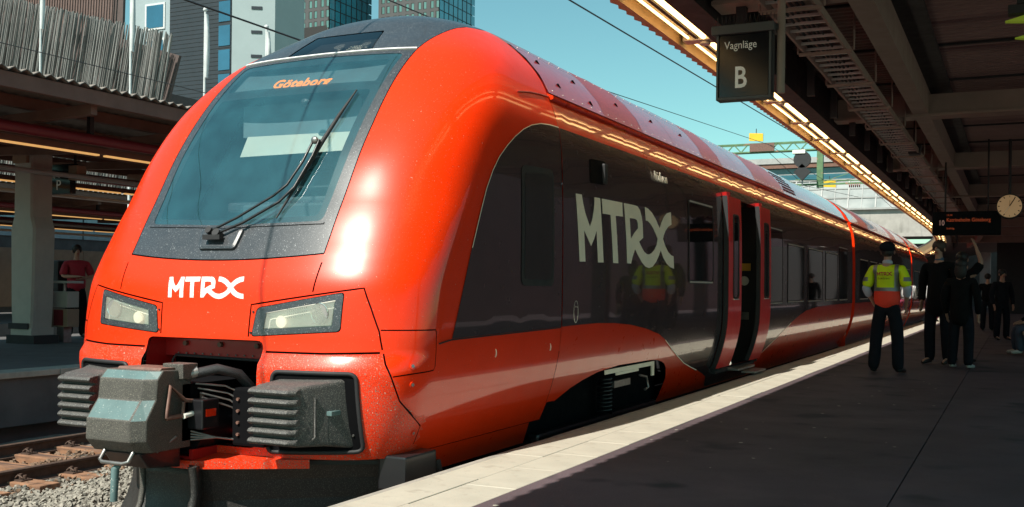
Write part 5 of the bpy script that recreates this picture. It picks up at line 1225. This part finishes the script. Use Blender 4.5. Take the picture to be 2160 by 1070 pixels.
# vest details: material bands by height on the shirt, set as own meshes
def vest_band(name, z0, z1, material, grow, yfilter=None, xr=None):
    src = tp_.data; bm_ = bmesh.new(); bm_.from_mesh(src)
    for (pz, keep) in ((z0, 1), (z1, -1)): bmesh.ops.bisect_plane(bm_, geom=bm_.verts[:] + bm_.edges[:] + bm_.faces[:], plane_co=(0, 0, pz), plane_no=(0, 0, keep), clear_inner=True)
    if xr:
        for (px, keep) in ((xr[0], 1), (xr[1], -1)): bmesh.ops.bisect_plane(bm_, geom=bm_.verts[:] + bm_.edges[:] + bm_.faces[:], plane_co=(px, 0, 0), plane_no=(keep, 0, 0), clear_inner=True)
    bm_.normal_update()
    for v in bm_.verts: v.co += v.normal * grow
    me = bpy.data.meshes.new(name); bm_.to_mesh(me); bm_.free(); me.materials.clear(); me.materials.append(MATS[material]); return link(name, me, tp_)
zz = P_["waist"].z
vest_band("red_hem", P_["pelvis"].z - .40, zz + .005, "hivis_red", .004, xr=(-.26 * s_, .26 * s_))
vest_band("waist_stripe", zz + .005, zz + .06, "reflective", .006, xr=(-.26 * s_, .26 * s_))
for sd in (-1, 1):
    vest_band("brace_stripe", zz + .055, P_["nb"].z + .05, "reflective", .005, xr=(min(sd * .115, sd * .165) * s_, max(sd * .115, sd * .165) * s_))
    vest_band("sleeve_stripe", P_["eR"].z + .10 * s_, P_["eR"].z + .155 * s_, "reflective", .005, xr=(.235 * s_, .5 * s_) if sd > 0 else (-.5 * s_, -.235 * s_))
def back_text(body_, size, z, xs, material, n):
    me = text_mesh(body_, size, .0, 'CENTER'); 
    return me
for k in ("M", "T", "R"):
    mb = MB(); pts_ = [(-(p[0] - .5) * .225, p[1] * .058) for p in LOGO[k]]
    V = [Vector(p) for p in pts_]; E2 = [(i, (i + 1) % len(V)) for i in range(len(V))]; hl = []
    if k == "R":
        h0 = len(V); hl = [(-(p[0] - .5) * .225, p[1] * .058) for p in LOGO["Rh"]]; V += [Vector(p) for p in hl]; E2 += [(h0 + i, h0 + (i + 1) % len(hl)) for i in range(len(hl))]
    rr2 = delaunay_2d_cdt(V, E2, [], 0, 1e-6); vv = np.array([tuple(p) for p in rr2[0]]); ff = np.array([f for f in rr2[2]]); c_ = vv[ff].mean(1); ok = inpoly(c_, pts_)
    if hl: ok &= ~inpoly(c_, hl)
    yb = .157 * s_
    mb.add([(p[0], yb, P_["chest"].z + .005 + p[1]) for p in vv], [tuple(f) for f in ff[ok]]); mb.build("vest_logo_letter", "logo_red", tp_, fix=False)
for sd in "LR":
    a_, b_ = P_["e" + sd], P_["w" + sd]; gg = skinned([(tuple(a_.lerp(P_["s" + sd], .15)), (.066 * s_, .066 * s_)), (tuple(a_), (.062 * s_, .062 * s_)), (tuple(a_.lerp(b_, .55)), (.056 * s_, .056 * s_))], [(0, 1), (1, 2)], 2); gg.materials.clear(); gg.materials.append(MATS["shirt_pale"]); gg.name = "shirt_sleeve"; link("shirt_sleeve", gg, g_)
text_part("vest_text", "Lokförare", .042, "cloth_navy", tp_, (.095, .156 * s_, P_["chest"].z - .05), (-1, 0, 0), (0, 0, 1), .0005)
# tall man in a dark coat facing the camera, waving arm of the person behind him
person("tall man in dark suit and blue shirt facing the camera beside the guard", (4.03, 13.2, .73), math.radians(-20), 2.12, dict(eL=(-.26, .05, 1.16), wL=(-.24, -.02, .92)), coat="cloth_black", top="cloth_black", hair="hair_brown", collar="cloth_blue")
person("dark-clothed person with a raised pale arm behind the tall man", (4.36, 14.0, .73), math.radians(160), 1.95, dict(eL=(-.30, -.02, 1.62), wL=(-.20, -.04, 1.86)), top="cloth_black", sleeves=False)
person("person in black coat at the front of the dark group under the clock", (4.42, 12.4, .73), math.radians(165), 1.78, coat="cloth_black", shoes="shoe_pale", long_hair=True)
person("traveller in dark jacket far back under the departure board", (4.9, 24, .73), math.radians(30), 1.85, top="cloth_navy")
person("distant traveller in grey near the far end wall", (4.4, 31, .73), math.radians(170), 1.85, top="cloth_black", trousers="cloth_navy")
bt = thing("bench", "dark platform bench at the right edge of the view", "bench", (5.75, 17.5, .73))
MB().box(5.35, 6.3, 16.6, 18.6, 1.16, 1.22).build("seat", "panel_brown", bt); MB().box(6.25, 6.3, 16.6, 18.6, 1.22, 1.7).build("backrest", "panel_brown", bt)
for y in (16.8, 18.4): MB().box(5.5, 6.2, y - .04, y + .04, .73, 1.16).build("leg", "dark_beam", bt)
person("seated person in jeans and pale shoes at the right edge", (5.70, 17.2, .75), math.radians(-75), 1.9, base=SIT, trousers="denim", shoes="shoe_pale", top="cloth_black")
# far sunlit people
person("person in white top standing in sunlight far down the platform", (2.02, 40.5, .73), math.radians(175), 1.80, top="cloth_white", trousers="cloth_navy", hair="hair_brown")
person("person in pink trousers beside the one in white, far down the platform", (2.32, 41.2, .73), math.radians(150), 1.75, top="cloth_white", trousers="cloth_pink")
# left platform
person("man in red and black shirt with arms folded on the left platform", (-13.35, 10.35, .73), math.radians(60), 2.06, dict(eL=(-.26, -.06, 1.18), wL=(-.05, -.24, 1.18), eR=(.26, -.06, 1.18), wR=(.05, -.24, 1.14)), top="cloth_red", sleeves=False, trousers="cloth_black")
bp_ = thing("backpack", "large black backpack on the back of the man in red", "backpack", (-13.6, 10.3, 1.9)); MB().box(-13.98, -13.58, 10.05, 10.5, 1.75, 2.45).build("pack", "bag", bp_, bevel=.08); MB().box(-14.06, -13.96, 10.12, 10.42, 1.8, 2.15).build("pocket", "bag", bp_, bevel=.03)
person("seated person with brown hair in teal on the far bench", (-26.2, 21.4, .70), math.radians(60), 1.85, base=SIT, top="cloth_blue", trousers="cloth_navy", hair="hair_brown", long_hair=True)
person("seated person in white top on the far bench", (-26.1, 22.8, .70), math.radians(60), 1.80, base=SIT, top="cloth_white", sleeves=False, trousers="denim", hair="hair_brown")
